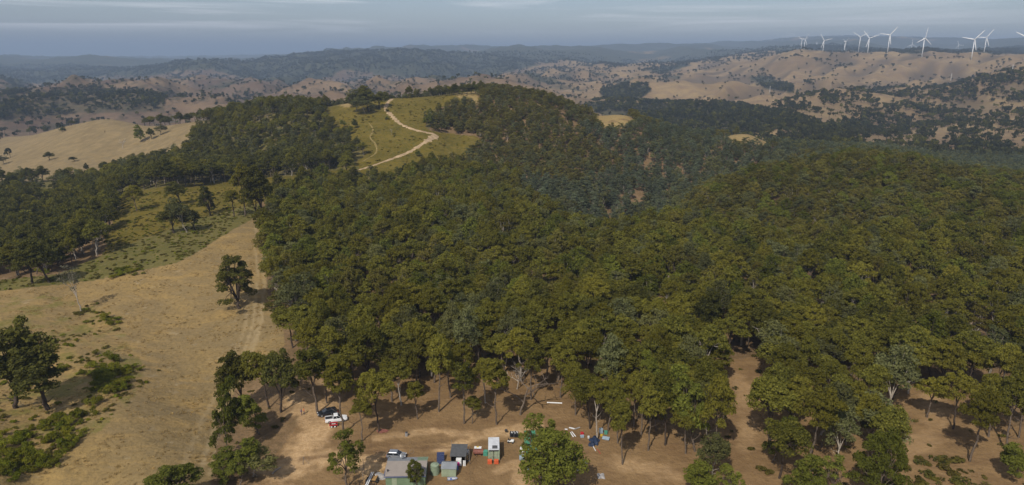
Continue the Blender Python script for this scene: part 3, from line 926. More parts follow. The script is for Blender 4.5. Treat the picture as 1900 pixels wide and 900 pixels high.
# --- paddock and left-hand side
T('fork0', 443, 573, 479, 100, 'lone dark tree leaning beside the forest edge on the dry paddock, its shadow behind it')
T('pale0', 151, 578, 511, 46, 'thin pale grey sapling standing alone on the dry paddock')
T('dark0', 60, 526, 450, 62, 'dark tree with two-part crown at the paddock edge beside a small bright bush')
T('dark1', 93, 524, 446, 70, 'dark dense tree at the paddock edge, leaning right with a thick trunk')
T('dark2', 30, 757, 604, 128, 'tall dark tree cut off by the left edge of the photo above the green shrubs')
T('dark0', 90, 760, 646, 126, 'broad dark tree on the left slope throwing a long shadow toward green shrubs', rz=2.0)
T('gum4', 254, 392, 342, 40, 'lone umbrella crowned tree in the middle of the green paddock')
for a in ((322, 433, 386, 48, 'dark0', 'dark low tree on the green paddock left of a grey-green one'),
          (347, 431, 372, 48, 'grey1', 'grey-green tree on the green paddock beside two dark ones'),
          (362, 427, 390, 36, 'dark2', 'narrow dark tree on the lower side of the green paddock'),
          (391, 400, 347, 44, 'fork0', 'round dark tree with a visible bare trunk on the green paddock'),
          (337, 378, 338, 38, 'dark1', 'small dark tree half way up the green paddock'),
          (435, 402, 350, 40, 'gum1', 'slim leaning tree just left of the tall pair by the paddock tip'),
          (455, 400, 303, 50, 'gum3', 'tall tree at the paddock tip with two trunks in view'),
          (476, 404, 345, 40, 'dark2', 'short dark tree between two tall ones at the paddock tip'),
          (491, 409, 313, 66, 'dark1', 'tall wide dark tree at the tip of the pale paddock')):
    T(a[4], a[0], a[1], a[2], a[3], a[5])
for i, (x, b, t, w) in enumerate(((214, 346, 300, 40), (243, 346, 298, 44), (280, 344, 303, 36), (290, 348, 310, 34), (318, 350, 298, 52), (345, 346, 302, 38), (362, 346, 300, 38), (380, 343, 303, 36),
                                  (398, 340, 299, 38), (418, 338, 300, 36), (436, 342, 306, 30))):
    T(['gum0', 'dark1', 'gum5', 'slim1', 'dark0', 'gum3'][i % 6], x, b, t, w, 'dark tree in the row along the top edge of the green paddock', 'row of trees above the green paddock')
for i, (x, b, t, w) in enumerate(((8, 347, 312, 26), (38, 340, 313, 26), (62, 340, 312, 32), (80, 338, 310, 26), (100, 345, 324, 26), (25, 355, 326, 30))):
    T(['dark0', 'grey0', 'dark2'][i % 3], x, b, t, w, 'round tree at the foot of the bare tan hill', 'trees at the foot of the tan hill')
for i, (x, b, t, w, lb) in enumerate(((92, 297, 283, 19, 'round dark tree alone on the left of the tan hill slope'), (140, 299, 291, 16, 'small low bush on the tan hill below the crest'),
                                  (263, 264, 240, 25, 'leftmost and largest of the three trees in a clump on the tan hill'), (282, 258, 239, 18, 'middle of the three trees in a clump on the tan hill'), (297, 251, 233, 22, 'rightmost and highest tree of the clump on the tan hill'),
                                  (163, 321, 304, 10, 'narrow tree at the foot of the tan hill beside a wider one'), (191, 318, 301, 24, 'wide tree low on the tan hill near the wooded edge'), (115, 245, 237, 14, 'small bright bush on the crest of the tan hill'),
                                  (132, 233, 224, 14, 'small brownish tree on the left shoulder of the tan hill crest'), (8, 304, 290, 22, 'dark tree on the tan hill at the left border'))):
    T(['dark0', 'dark1', 'bushy0', 'dark2', 'grey0'][i % 5], x, b, t, w, lb, name='hill_tree', far=(640, 980))
for i in range(15):
    x = 278 + i * 9.4; b = 217 - 0.02 * i + (i % 3) * 2.4
    T(['dark0', 'dark1', 'gum2', 'dark2'][i % 4], x, b, b - 13 - (i % 4) * 2.5, 19, 'dark tree in the line along the crest of the tan hill', 'trees along the tan hill crest', name='hill_tree', far=(640, 960))
dead_px(3, 228, 275, 249, 'pale bare dead tree on the tan hill slope', 'bark_pale')
dead_px(5, 194, 247, 238, 'tiny bare stump of a dead tree near the tan hill crest', 'bark')
# --- hill with the track
for x, b, t, w, kd, lb in ((662, 207, 170, 40, 'grey1', 'left tree of the big grey-green clump beside the hilltop track'), (684, 208, 165, 46, 'dark1', 'tallest bushy tree of the clump beside the hilltop track'),
                       (678, 211, 184, 40, 'grey1', 'low bushy tree at the foot of the hilltop clump'), (703, 201, 174, 32, 'dark0', 'right tree of the clump beside the hilltop track'),
                       (651, 200, 183, 16, 'dark1', 'small tree beside the pale bare patch on the hilltop'), (763, 181, 161, 20, 'dark2', 'lone round tree on the skyline of the grassy hilltop'),
                       (814, 179, 166, 11, 'dark0', 'small round tree on the hilltop skyline, first of the row'), (712, 187, 173, 16, 'dark1', 'small tree behind the clump at the top of the track'),
                       (646, 332, 287, 44, 'gum4', 'umbrella crowned tree at the foot of the grassy hill where the track starts')):
    T(kd, x, b, t, w, lb, name='hill_tree', far=(480, 730))
for i in range(9):
    x = 826 + i * 8; b = 178 - i * 0.7
    T(['dark0', 'gum2', 'dark2', 'bushy2'][i % 4], x, b, b - 14 - (i % 3) * 3, 17, 'tree in the skyline row along the grassy hilltop', 'row of trees on the hilltop skyline', name='hill_tree', far=(640, 740))
for x, y, t, w in ((640, 236, 225, 13), (660, 237, 224, 14), (643, 250, 237, 18), (720, 208, 203, 10), (716, 222, 217, 10), (780, 290, 281, 14), (800, 332, 300, 30), (795, 318, 300, 20), (790, 236, 216, 18)):
    T('bushy%d' % (x % 3), x, y, t, w, 'small green bush on the grassy track hill', 'bushes on the grassy hill', name='hill_bush', cat='bush')
dead_px(7, 727, 250, 232, 'thin bare dead tree on the grass between the two tracks', 'bark_pale')
# --- trees round the clearing, from the left
G1 = 'trees on the left rim of the clearing'
for x, b, t, w, kd, lb in (
    (455, 754, 650, 80, 'dark1', 'dark tree on the paddock side of the left clearing rim'),
    (500, 757, 646, 82, 'gum2', 'broad tree behind the dark ones on the left clearing rim'),
    (522, 765, 652, 72, 'dark2', 'dark tree nearest the two people on the left clearing rim'),
    (420, 850, 742, 66, 'bushy0', 'green tree on the paddock edge, left of the rim shadows'),
    (481, 806, 752, 66, 'bushy1', 'mid green tree casting its shadow toward the two people'),
    (470, 884, 822, 86, 'grey0', 'grey-green tree with pale stems at the lower left of the clearing'),
    (417, 897, 856, 74, 'bushy2', 'bright green round tree at the bottom between paddock and clearing'),
    (335, 925, 858, 104, 'clumpy0', 'dark round tree cut off by the bottom edge on the paddock'),
    (445, 905, 838, 60, 'bushy1', 'bushy tree behind the bright green one at the bottom'),
    (642, 905, 797, 92, 'open0', 'open green tree at the bottom of the clearing left of the green shed'),
    (590, 767, 637, 74, 'slim0', 'tall tree with a long bare trunk at the nose of the black car'),
    (639, 803, 650, 62, 'slim1', 'tall tree with a dark straight trunk in front of the white ute'),
    (607, 748, 655, 54, 'slim2', 'slim tree behind the black car'),
    (629, 748, 652, 56, 'slim0', 'slim tree on the far side of the two cars'),
    (671, 819, 735, 44, 'slim1', 'smaller tree right of the white ute with a leaning thin trunk'),
    (703, 802, 678, 78, 'gum0', 'wide dark tree throwing a large shadow left of the grey drum'),
    (728, 745, 660, 58, 'slim2', 'thin trunked tree second behind the grey drum'),
    (745, 752, 668, 56, 'gum5', 'dark trunked tree straight behind the grey drum'),
    (775, 778, 704, 40, 'slim0', 'small crowned tree right behind the grey drum'),
    (814, 764, 622, 70, 'gum1', 'tall tree with forked upper trunk in the middle of the clearing back edge'),
    (836, 738, 640, 60, 'gum3', 'tree behind the tall forked one at the clearing back edge'),
    (862, 786, 664, 54, 'slim2', 'slim tree beside a much smaller one at the clearing back edge'),
    (876, 786, 733, 34, 'slim0', 'smallest tree standing at the back edge of the clearing'),
    (922, 788, 650, 56, 'slim1', 'leaning trunked tree behind the pale container'),
    (901, 748, 660, 54, 'gum5', 'tree behind the slim pair at the clearing back edge'),
    (985, 742, 634, 62, 'gum1', 'tree at the clearing back edge left of the lying pipe'),
    (1040, 738, 622, 72, 'gum3', 'tree at the clearing back edge directly behind the lying pipe'),
    (1010, 716, 612, 66, 'slim1', 'slim pale trunked tree behind the lying pipe'),
    (1272, 842, 740, 62, 'gum3', 'tree beside the bare soil right of the junk heap'),
    (1320, 886, 800, 66, 'grey1', 'grey-green low tree beside the lower dirt corridor'),
    (1470, 800, 690, 66, 'slim2', 'slim tree left of the pale straight trunk'),
    (1005, 893, 763, 96, 'open0', 'open bright green tree over the green shipping container'),
    (1050, 930, 806, 128, 'clumpy1', 'huge dense tree at the bottom centre hiding junk underneath'),
    (774, 903, 856, 34, 'clumpy0', 'small dark conical tree in front of the green shed'),
    (742, 955, 908, 84, 'clumpy1', 'leafy treetop at the bottom edge in front of the green shed'),
    (800, 945, 900, 50, 'clumpy0', 'low treetop at the bottom edge below the water tank'),
    (1095, 795, 680, 84, 'gum2', 'big wide tree behind the junk heap, right of the lying pipe'),
    (1068, 770, 668, 66, 'gum4', 'tree above the lying pipe at the clearing back edge'),
    (1108, 816, 700, 56, 'gum5', 'tree at the left end of the blue junk heap'),
    (1146, 822, 706, 54, 'gum3', 'tree at the right end of the blue junk heap'),
    (1190, 808, 684, 64, 'gum4', 'wide crowned tree behind the slim one right of the junk heap'),
    (1218, 800, 690, 58, 'bushy0', 'greener tree between the slim and the forked trunk trees'),
    (1128, 800, 690, 58, 'gum1', 'tree standing right among the blue junk'),
    (1155, 862, 741, 50, 'slim1', 'dark trunked tree in front of the blue junk heap'),
    (1175, 792, 690, 62, 'gum3', 'tree behind the blue junk heap'),
    (1203, 836, 712, 52, 'slim2', 'slim tree right of the blue junk heap'),
    (1234, 826, 682, 70, 'gum0', 'forked trunk tree between the junk heap and the dense stand'),
    (1262, 764, 670, 64, 'gum5', 'tree behind the forked one right of the junk heap'),
    (1290, 838, 712, 80, 'bushy1', 'dense tree just left of the bare dirt corridor'),
    (1328, 856, 690, 84, 'gum4', 'wide tree bordering the bare dirt corridor'),
    (1312, 790, 676, 76, 'gum2', 'tree second back from the bare dirt corridor'),
    (1430, 788, 671, 88, 'gum4', 'wide dark trunked tree right of the bare dirt corridor'),
    (1432, 858, 786, 56, 'bushy0', 'low bushy tree at the lower end of the bare dirt corridor'),
    (1500, 858, 707, 90, 'gum1', 'tall tree with a pale straight trunk right of the corridor'),
    (1491, 700, 640, 56, 'gum0', 'twin trunked dark tree in the gap above the corridor'),
    (1531, 720, 655, 58, 'slim2', 'slim tree beside the twin trunked one above the corridor'),
    (1612, 816, 752, 54, 'bushy1', 'small round tree left of the right-hand dirt patch'),
    (1556, 862, 770, 76, 'grey1', 'greyish tree left of the right-hand dirt patch'),
    (1580, 800, 700, 60, 'gum3', 'tree between the corridor and the right-hand dirt patch'),
    (1685, 730, 636, 72, 'gum5', 'tree at the upper end of the right-hand dirt patch'),
    (1652, 755, 655, 60, 'dark2', 'dark tree at the top left of the right-hand dirt patch'),
    (1720, 774, 690, 60, 'slim1', 'dark leaning tree on the upper edge of the right-hand dirt patch'),
    (1768, 796, 682, 70, 'gum0', 'tree with shadow across the right-hand dirt patch'),
    (1799, 856, 714, 76, 'gum1', 'tree with a pale forked trunk on the right of the dirt patch'),
    (1865, 836, 690, 80, 'gum3', 'dark stemmed tree at the right border'),
    (1890, 812, 676, 70, 'gum4', 'tree behind the dark stemmed one at the right border'),
    (1888, 885, 828, 64, 'bushy2', 'low green bush tree in the bottom right corner'),
    (1612, 945, 820, 100, 'clumpy0', 'full round tree at the bottom left of the right-hand dirt patch'),
    (1290, 912, 850, 70, 'bushy2', 'small leafy tree at the bottom, first right of the clearing'),
    (1352, 935, 862, 70, 'open0', 'open green tree at the bottom below the dirt corridor'),
    (1470, 930, 850, 80, 'bushy0', 'leafy tree at the bottom below the pale straight trunk'),
    (1545, 925, 838, 76, 'open0', 'open green tree at the bottom beside the full round one'),
    ):
    T(kd, x, b, t, w, lb)
dead_px(11, 959, 722, 655, 'bare grey dead tree with spreading branches at the clearing back edge', 'bark_pale')
dead_px(12, 965, 770, 662, 'bare leaning dead tree in front of the forest behind the container', 'bark')
dead_px(13, 517, 447, 406, 'white bare dead tree by the top of the dry paddock', 'bark_pale')
dead_px(17, 1440, 690, 590, 'pale dead tree with many bare branches above the dirt corridor', 'bark_pale')
for i, (x, b, t) in enumerate(((1800, 640, 590), (1835, 655, 600), (1868, 640, 585), (1890, 650, 600), (1855, 670, 630))):
    dead_px(20 + i, x, b, t, 'pale dead tree in the thicket of bare branches at the right border', 'bark_pale', 'bare dead trees at the right border')

BARE = [[(1335,690),(1410,668),(1428,760),(1412,835),(1425,1000),(1345,1000),(1352,800)], [(1645,800),(1690,745),(1735,735),(1770,790),(1850,855),(1890,905),(1830,960),(1640,960),(1690,860)], [(1090,795),(1215,815),(1275,850),(1290,1000),(1080,1000)]]

# --- the forest: nearest trees one by one, the mass behind as stuff
rs = np.random.default_rng(12)
def scatter(step, x0, x1, y0, y1, jit=0.85):
    gx, gy = np.meshgrid(np.arange(x0, x1, step), np.arange(y0, y1, step))
    gx = gx + rs.uniform(-.5, .5, gx.shape) * step * jit; gy = gy + rs.uniform(-.5, .5, gy.shape) * step * jit
    return gx.ravel(), gy.ravel()
FRONT = np.array([(-3000, 900), (380, 900), (420, 700), (520, 655), (560, 705), (640, 725), (700, 722), (850, 715), (930, 715), (1010, 735), (1060, 765), (1200, 765), (1240, 800), (1290, 860), (1345, 880), (1420, 890), (1640, 905), (1840, 900), (1900, 905), (2000, 1000), (5000, 1300)], float)
x, y = scatter(5.8, -560, 820, 100, 840)
z = H(x, y)
m, px, py = zone_masks(x, y, z, 0.6)
keep = (np.abs(x / y) < 0.98) & (py < np.interp(px, FRONT[:, 0], FRONT[:, 1])) & ~(m['paddock'] | m['scrub'] | m['greenpad'] | m['hill'] | m['tan'] | (m['clear'] & (py > 752)))
for p in BARE: keep &= ~(inside(px, py, p) & (y < 230))
dens = np.full(x.shape, 0.98)
dens = np.where((px > 1200) & (py > 560) & (y < 250), 0.90, dens)
dens = np.where((py > np.interp(px, FRONT[:, 0], FRONT[:, 1]) - 55) & (px < 1240), 0.85, dens)
dens = np.where((px < 110) & (py < 372) & (y > 400), 0.25, dens)
for p in TANSPOT:
    dens = np.where(inside(px, py, p) & (y > 520), 0.04, dens)
thin = fbm(x / 34, y / 34, 301, 3)
dens = dens * np.where((y > 430) & (x > 40), 0.62 + 0.5 * sstep(-0.3, 0.35, thin), 0.86 + 0.25 * sstep(-0.3, 0.3, thin))
gaps = fbm(x / 19, y / 19, 305, 3)
dens = np.where((y < 265) & (x > -60), dens * (0.50 + 0.55 * sstep(-.25, .12, gaps)), dens)
dens = np.where((x < -70) & (y > 420) | (x < -130), dens * (0.45 + 0.6 * sstep(-.25, .2, fbm(x / 26, y / 26, 303, 3))), dens)
keep &= rs.random(x.shape) < dens
pa = np.array(placed)
far_ok = np.ones(x.shape, bool)
for qx, qy, qr in pa:
    far_ok &= np.hypot(x - qx, y - qy) > 2.0 + 0.5 * qr
keep &= far_ok
x, y, z, px, py = (a[keep] for a in (x, y, z, px, py))
inframe = (px > -40) & (px < 1940) & (py > 0)
order = np.argsort(np.where(inframe, np.hypot(x, y), 1e6))
n_ind = 300 - sum(1 for o in C.objects if o.name.startswith('eucalyptus_tree'))
ind = order[:n_ind]
def sector(ix):
    a = px[ix]
    for lim, lb in ((560, 'olive tree at the left end of the dense forest beside the paddock'), (700, 'olive tree in the dense forest behind the two parked cars'),
                    (830, 'olive tree in the dense forest behind the grey drum'), (960, 'olive tree in the dense forest behind the open hut and container'),
                    (1090, 'olive tree in the dense forest behind the lying pipe'), (1240, 'olive tree in the dense forest behind the blue junk heap'),
                    (1400, 'olive tree in the dense forest behind the bare dirt corridor'), (1620, 'olive tree in the open forest between the two bare dirt patches'),
                    (2500, 'olive tree in the forest above the right-hand dirt patch')):
        if a < lim:
            return lb
KN = ['gum0', 'gum1', 'gum2', 'gum3', 'gum4', 'gum5', 'slim0', 'slim2', 'dark1', 'grey1']
KP = [.14, .13, .13, .13, .13, .09, .05, .03, .07, .10]
for ix in ind:
    kd = KN[rs.choice(len(KN), p=KP)]
    h = rs.uniform(11.5, 18.5); w = rs.uniform(7.5, 12.8) * (0.72 if kd.startswith('slim') else 1)
    if px[ix] > 1240: h *= 0.92
    lb = sector(ix)
    put_tree(kd, (x[ix], y[ix], z[ix]), h, w, lb, lb.replace('olive tree', 'olive trees'))

# prototypes for the masses (kept as mesh data only)
def protos(tagname, leafm, seeds, **k):
    return [gum_meshes(s, leafm, M['bark'] if i % 3 else M['bark_pale'], sides=4, merged=True, **k) for i, s in enumerate(seeds)]
P_MAIN = protos('a', M['leaf_olive'], range(200, 206), nc=36, per=84, leaf=0.31, Rr=4.7, cb=7.4, cr=(0.18, .32), dome=.5)
P_VAR = protos('e', M['leaf_green'], range(240, 242), nc=40, per=80, leaf=0.31, Rr=4.7, cb=5.6, cr=(0.20, .34), dome=.55) + protos('f', M['leaf_grey'], range(243, 245), nc=36, per=72, leaf=0.31, Rr=4.7, cb=5.6, cr=(0.20, .34), dome=.6, dead=.3) + protos('g', M['leaf_hill'], range(246, 248), nc=36, per=72, leaf=0.31, Rr=4.5, cb=5.2, cr=(0.20, .34), dome=.6)
P_HILL = protos('b', M['leaf_hill'], range(210, 215), nc=30, per=44, leaf=0.43, Rr=4.2, cb=3.6, cr=(0.20, .36), dead=0.25, dome=.7)
P_GULLY = protos('h', M['leaf_gully'], range(250, 254), nc=28, per=44, leaf=0.43, Rr=4.1, cb=3.6, cr=(0.20, .36), dead=0.3, dome=.7)
P_GREY = protos('c', M['leaf_grey'], range(220, 225), nc=28, per=44, leaf=0.43, Rr=4.1, cb=3.6, cr=(0.20, .36), dead=0.3, dome=.7)
P_DARK = protos('d', M['leaf_dark'], range(230, 234), nc=32, per=46, leaf=0.43, Rr=4.5, cb=4.0, cr=(0.20, .35), dome=.6)

def stuff(name, P3, scl, rot, which, meshes, label, cat):
    n = len(P3)
    me = bpy.data.meshes.new(name)
    me.vertices.add(n)
    me.vertices.foreach_set('co', np.asarray(P3, np.float32).ravel())
    a = me.attributes.new('scl', 'FLOAT_VECTOR', 'POINT'); a.data.foreach_set('vector', np.asarray(scl, np.float32).ravel())
    a = me.attributes.new('rot', 'FLOAT', 'POINT'); a.data.foreach_set('value', np.asarray(rot, np.float32))
    a = me.attributes.new('which', 'INT', 'POINT'); a.data.foreach_set('value', np.asarray(which, np.int32))
    o = link(name, me)
    ng = bpy.data.node_groups.new(name + '_nodes', 'GeometryNodeTree')
    ng.interface.new_socket('Geometry', in_out='INPUT', socket_type='NodeSocketGeometry')
    ng.interface.new_socket('Geometry', in_out='OUTPUT', socket_type='NodeSocketGeometry')
    N, L = ng.nodes, ng.links
    gi = N.new('NodeGroupInput'); go = N.new('NodeGroupOutput')
    jn = N.new('GeometryNodeJoinGeometry')
    for pm in meshes:
        po = bpy.data.objects.get('source_' + pm.name) or bpy.data.objects.new('source_' + pm.name, pm)
        oi = N.new('GeometryNodeObjectInfo'); oi.inputs['As Instance'].default_value = False
        oi.inputs['Object'].default_value = po
        g2 = N.new('GeometryNodeGeometryToInstance')
        L.new(oi.outputs['Geometry'], g2.inputs[0]); L.new(g2.outputs[0], jn.inputs[0])
    ip = N.new('GeometryNodeInstanceOnPoints')
    ip.inputs['Pick Instance'].default_value = True
    def na(nm, t):
        k = N.new('GeometryNodeInputNamedAttribute'); k.data_type = t; k.inputs['Name'].default_value = nm
        return k.outputs[0]
    cx = N.new('ShaderNodeCombineXYZ')
    L.new(na('rot', 'FLOAT'), cx.inputs['Z'])
    L.new(gi.outputs[0], ip.inputs['Points']); L.new(jn.outputs[0], ip.inputs['Instance'])
    L.new(na('which', 'INT'), ip.inputs['Instance Index'])
    L.new(cx.outputs[0], ip.inputs['Rotation']); L.new(na('scl', 'FLOAT_VECTOR'), ip.inputs['Scale'])
    L.new(ip.outputs[0], go.inputs[0])
    md = o.modifiers.new('scatter', 'NODES'); md.node_group = ng
    return tag(o, label, cat, None, 'stuff')

rest = np.ones(len(x), bool); rest[ind] = False
X, Y, Z, PXr, PYr = x[rest], y[rest], z[rest], px[rest], py[rest]
# which wood a tree belongs to
GULLYP = [(1070,240),(1215,352),(1120,356),(975,335),(955,385),(1110,432),(1205,418),(1320,345),(1430,305),(1340,262)]
gully = (inside(PXr, PYr, GULLYP) & (Y > 350)) | ((Z < -9) & (X > 30) & (Y > 360)) | ((X > 100) & (Y > 470) & (PYr > 235) & (fbm(X / 60, Y / 60, 401, 2) > -0.12))
righthill = (X > 95) & (Y > 300) & (Y < 480) & ~gully
leftlow = (X < -130) & (Y < 520)
leftridge = (X < -70) & (Y >= 430) & ~leftlow
hilltop = (Y > 480) & (X > -70) & ~gully
mainf = ~(gully | righthill | leftlow | leftridge | hilltop)
def wood(name, sel, meshes, label, hmin, hmax, wmin, wmax, H0, R0):
    n = int(sel.sum())
    if not n: return
    h = rs.uniform(hmin, hmax, n); w = rs.uniform(wmin, wmax, n)
    sx = w / 2 / (R0 * 1.12)
    scl = np.stack([sx, sx * rs.uniform(.85, 1.15, n), h / H0], 1)
    stuff(name, np.stack([X[sel], Y[sel], Z[sel] - 0.1], 1), scl, rs.uniform(0, 6.28, n), rs.integers(0, len(meshes), n), meshes, label, 'forest')
wood('forest', mainf, P_MAIN + P_VAR, 'dense olive eucalyptus forest behind the clearing', 10.0, 17.5, 7.6, 12.8, 16, 4.7)
wood('gully_forest', gully, P_GULLY + P_GREY[:2], 'grey-green forest filling the gully between the hills', 7.5, 11.5, 7.0, 10.5, 16, 4.3)
wood('hill_forest', righthill, P_HILL + P_VAR, 'yellow-olive forest over the rounded hill on the right', 8.0, 12.5, 7.2, 11.0, 16, 4.4)
wood('lower_forest', leftlow, P_DARK + P_MAIN[:2], 'dark forest on the low slope left of the green paddock', 9.5, 16, 8.0, 12.2, 16, 4.6)
wood('ridge_forest', leftridge, P_DARK[:2] + P_GREY[:2] + P_MAIN[:2], 'mixed forest over the ridge left of the grassy hill', 8, 13.5, 6.8, 10.6, 16, 4.5)
wood('hilltop_forest', hilltop, P_HILL + P_GREY[:3], 'scrubby forest covering the hilltop right of the dirt track', 6.0, 9.8, 7.0, 10.5, 16, 4.4)

# --- undergrowth beneath and between the trees
def tuft_mesh(seed, leafm, n=60, size=0.21, rad=0.9, hgt=0.9, nm='tuft'):
    rng = np.random.default_rng(seed)
    k = rng.integers(2, 5)
    cen = np.c_[rng.normal(size=(k, 2)) * rad * 0.4, np.full(k, hgt * 0.42)]
    v, f_ = leaves_np(rng, cen, np.full(k, rad * 0.6), n, size, flat=hgt / rad * .8, up=0.5)
    v[:, 2] = np.maximum(v[:, 2], -0.1)
    return mesh_np(nm, v, f_, [leafm])
TU_BR = [tuft_mesh(300 + i, M['leaf_brown']) for i in range(4)]
TU_GR = [tuft_mesh(310 + i, M['leaf_shrub']) for i in range(3)]
TU_DK = [tuft_mesh(320 + i, M['leaf_dark'], n=20) for i in range(3)]
x, y = scatter(2.3, -330, 60, 105, 420)
z = H(x, y); m, px, py = zone_masks(x, y, z, 0.8)
ns_ = fbm(x / 13, y / 13, 501, 3)
leftlow_g = inside(px, py, [(-100,640),(60,610),(170,560),(235,585),(250,640),(300,690),(250,740),(170,800),(90,860),(-100,960)])
sel = (np.abs(x / y) < 0.95) & (((m['scrub'] | m['greenpad']) & (rs.random(x.shape) < 0.30 + 0.5 * sstep(-.1, .35, ns_))) | (leftlow_g & m['paddock'] & (rs.random(x.shape) < 0.10 + 0.75 * sstep(-0.02, 0.28, ns_))))
n = sel.sum(); s = rs.uniform(.5, 1.15, n)
stuff('scrub', np.stack([x[sel], y[sel], z[sel]], 1), np.stack([s, s, s * rs.uniform(.4, .85, n)], 1), rs.uniform(0, 6, n), rs.choice(6, n, p=[.22, .22, .22, .22, .06, .06]), TU_BR + TU_GR[:2], 'low green-brown scrub on the band between paddock and trees', 'scrub')
x, y = scatter(3.4, -160, 60, 470, 720)
z = H(x, y); m, px, py = zone_masks(x, y, z, 0.8)
sel = m['hill'] & (rs.random(x.shape) < 0.16 + 0.5 * sstep(0.0, .4, fbm(x / 18, y / 18, 503, 3)))
TR = grounds([(652,319),(690,308),(735,292),(770,276),(795,260),(808,251),(792,246),(770,241),(745,231),(728,216),(716,203),(718,193),(728,183.5)])
for a, b in zip(TR[:-1], TR[1:]):
    t = np.clip(((x - a[0]) * (b[0] - a[0]) + (y - a[1]) * (b[1] - a[1])) / ((b - a)[:2] ** 2).sum(), 0, 1)
    sel &= np.hypot(x - a[0] - t * (b[0] - a[0]), y - a[1] - t * (b[1] - a[1])) > 4.0
n = sel.sum(); s = rs.uniform(.6, 1.5, n)
stuff('grass_tussocks', np.stack([x[sel], y[sel], z[sel]], 1), np.stack([s, s, s * rs.uniform(.25, .6, n)], 1), rs.uniform(0, 6, n), rs.integers(0, 4, n), TU_BR, 'tussocky olive grass on the hill beside the dirt track', 'grass')
x, y = scatter(2.6, -70, 240, 112, 300)
z = H(x, y); m, px, py = zone_masks(x, y, z, 0.8)
ns_ = fbm(x / 11, y / 11, 505, 3)
low = inside(px, py, [(1655,905),(1690,850),(1760,848),(1830,880),(1840,960),(1640,980)])
forest_here = ~(m['paddock'] | m['clear'] | m['scrub'] | m['greenpad'])
sel = (px > 380) & (np.abs(x / y) < .95) & ((forest_here & ~m['dirtr'] & (rs.random(x.shape) < 0.10 + .30 * sstep(0.0, .35, ns_))) | (m['dirtr'] & (rs.random(x.shape) < 0.07 + .18 * sstep(.1, .4, ns_))) | (low & (rs.random(x.shape) < 0.95)))
n = sel.sum(); s = rs.uniform(.4, 1.3, n) * np.where(low[sel], 1.7, 1.0)
stuff('undergrowth', np.stack([x[sel], y[sel], z[sel]], 1), np.stack([s, s, s * rs.uniform(.4, .9, n)], 1), rs.uniform(0, 6, n), rs.integers(0, 7, n), TU_BR + TU_DK, 'low brown undergrowth among the forest trunks', 'undergrowth')

def grass_mesh(seed):
    rng = np.random.default_rng(seed); n = 26
    a = rng.uniform(0, 2 * PI, n); r = rng.uniform(0, .35, n); h = rng.uniform(.10, .26, n); w = rng.uniform(.03, .07, n); t = rng.uniform(0, 2 * PI, n)
    b = np.c_[r * np.cos(a), r * np.sin(a), np.full(n, -.03)]; d = np.c_[np.cos(t), np.sin(t), np.zeros(n)] * w[:, None]
    tip = b + np.c_[rng.normal(size=(n, 2)) * .16, h]
    return mesh_np('grass_tuft', np.stack([b - d, b + d, tip + d * .3, tip - d * .3], 1).reshape(-1, 3), np.arange(n * 4).reshape(n, 4), [M['leaf_straw']])
GT = [grass_mesh(350 + i) for i in range(4)]
x, y = scatter(0.95, -190, -20, 104, 300)
z = H(x, y); m, px, py = zone_masks(x, y, z, 0.8)
sel = m['paddock'] & (np.abs(x / y) < .95) & (rs.random(x.shape) < 0.06 + 0.5 * sstep(-.05, .4, fbm(x / 6, y / 9, 507, 3)))
n = sel.sum(); s = rs.uniform(.6, 1.7, n)
stuff('dry_grass', np.stack([x[sel], y[sel], z[sel]], 1), np.stack([s, s, s * rs.uniform(.5, 1.1, n)], 1), rs.uniform(0, 6, n), rs.integers(0, 4, n), GT, 'dry straw-coloured grass over the bare left paddock', 'grass')

# --- bright green shrubs on the left slope: one by one
SH = []
for i in range(5):
    rng = np.random.default_rng(330 + i)
    k = 8 + i
    cen = np.c_[rng.normal(size=(k, 2)) * 0.62, rng.uniform(0.5, 1.15, k)]
    v, f_ = leaves_np(rng, cen, rng.uniform(.42, .75, k), 95, 0.15, flat=0.8, up=0.4)
    v[:, 2] = np.maximum(v[:, 2], -0.12)
    SH.append(mesh_np('shrub', v, f_, [M['leaf_shrub']]))
ZS = [([(168,695),(255,678),(262,688),(240,720),(200,735),(172,722)], 44, 'bright green shrub in the patch beside the long tree shadow', 'shrubs beside the long tree shadow'),
      ([(-5,798),(44,792),(60,810),(80,850),(40,860),(-5,880)], 26, 'bright green shrub at the left border low on the slope', 'shrubs low at the left border'),
      ([(80,800),(154,785),(155,818),(118,848),(95,842)], 22, 'bright green shrub in the lower clump nearest the bare paddock', 'shrubs of the lower clump'),
      ([(190,588),(232,588),(228,602),(195,606)], 8, 'low green shrub in the small patch on the open paddock', 'small patch of shrubs on the paddock'),
      ([(205,500),(265,500),(270,508),(210,516)], 14, 'bright green shrub in the strip along the paddock edge', 'strip of shrubs along the paddock edge'),
      ([(150,746),(180,744),(182,772),(150,780)], 7, 'small green shrub between the two larger shrub patches', 'small shrubs between the patches'),
      ([(110,690),(165,640),(205,655),(225,690),(190,705)], 20, 'olive green shrub behind the dark spreading tree on the left slope', 'shrubs behind the dark spreading tree'),
      ([(60,775),(150,770),(150,790),(60,800)], 14, 'small green shrub above the lower left clumps', 'small shrubs above the lower clumps'),
      ([(10,870),(70,850),(120,840),(110,860),(20,900)], 12, 'small shrub at the bottom of the left slope', 'small shrubs at the bottom left'),
      ([(64,500),(88,500),(86,512),(66,512)], 4, 'bright bush between the two dark trees at the paddock edge', 'bright bushes at the dark trees')]
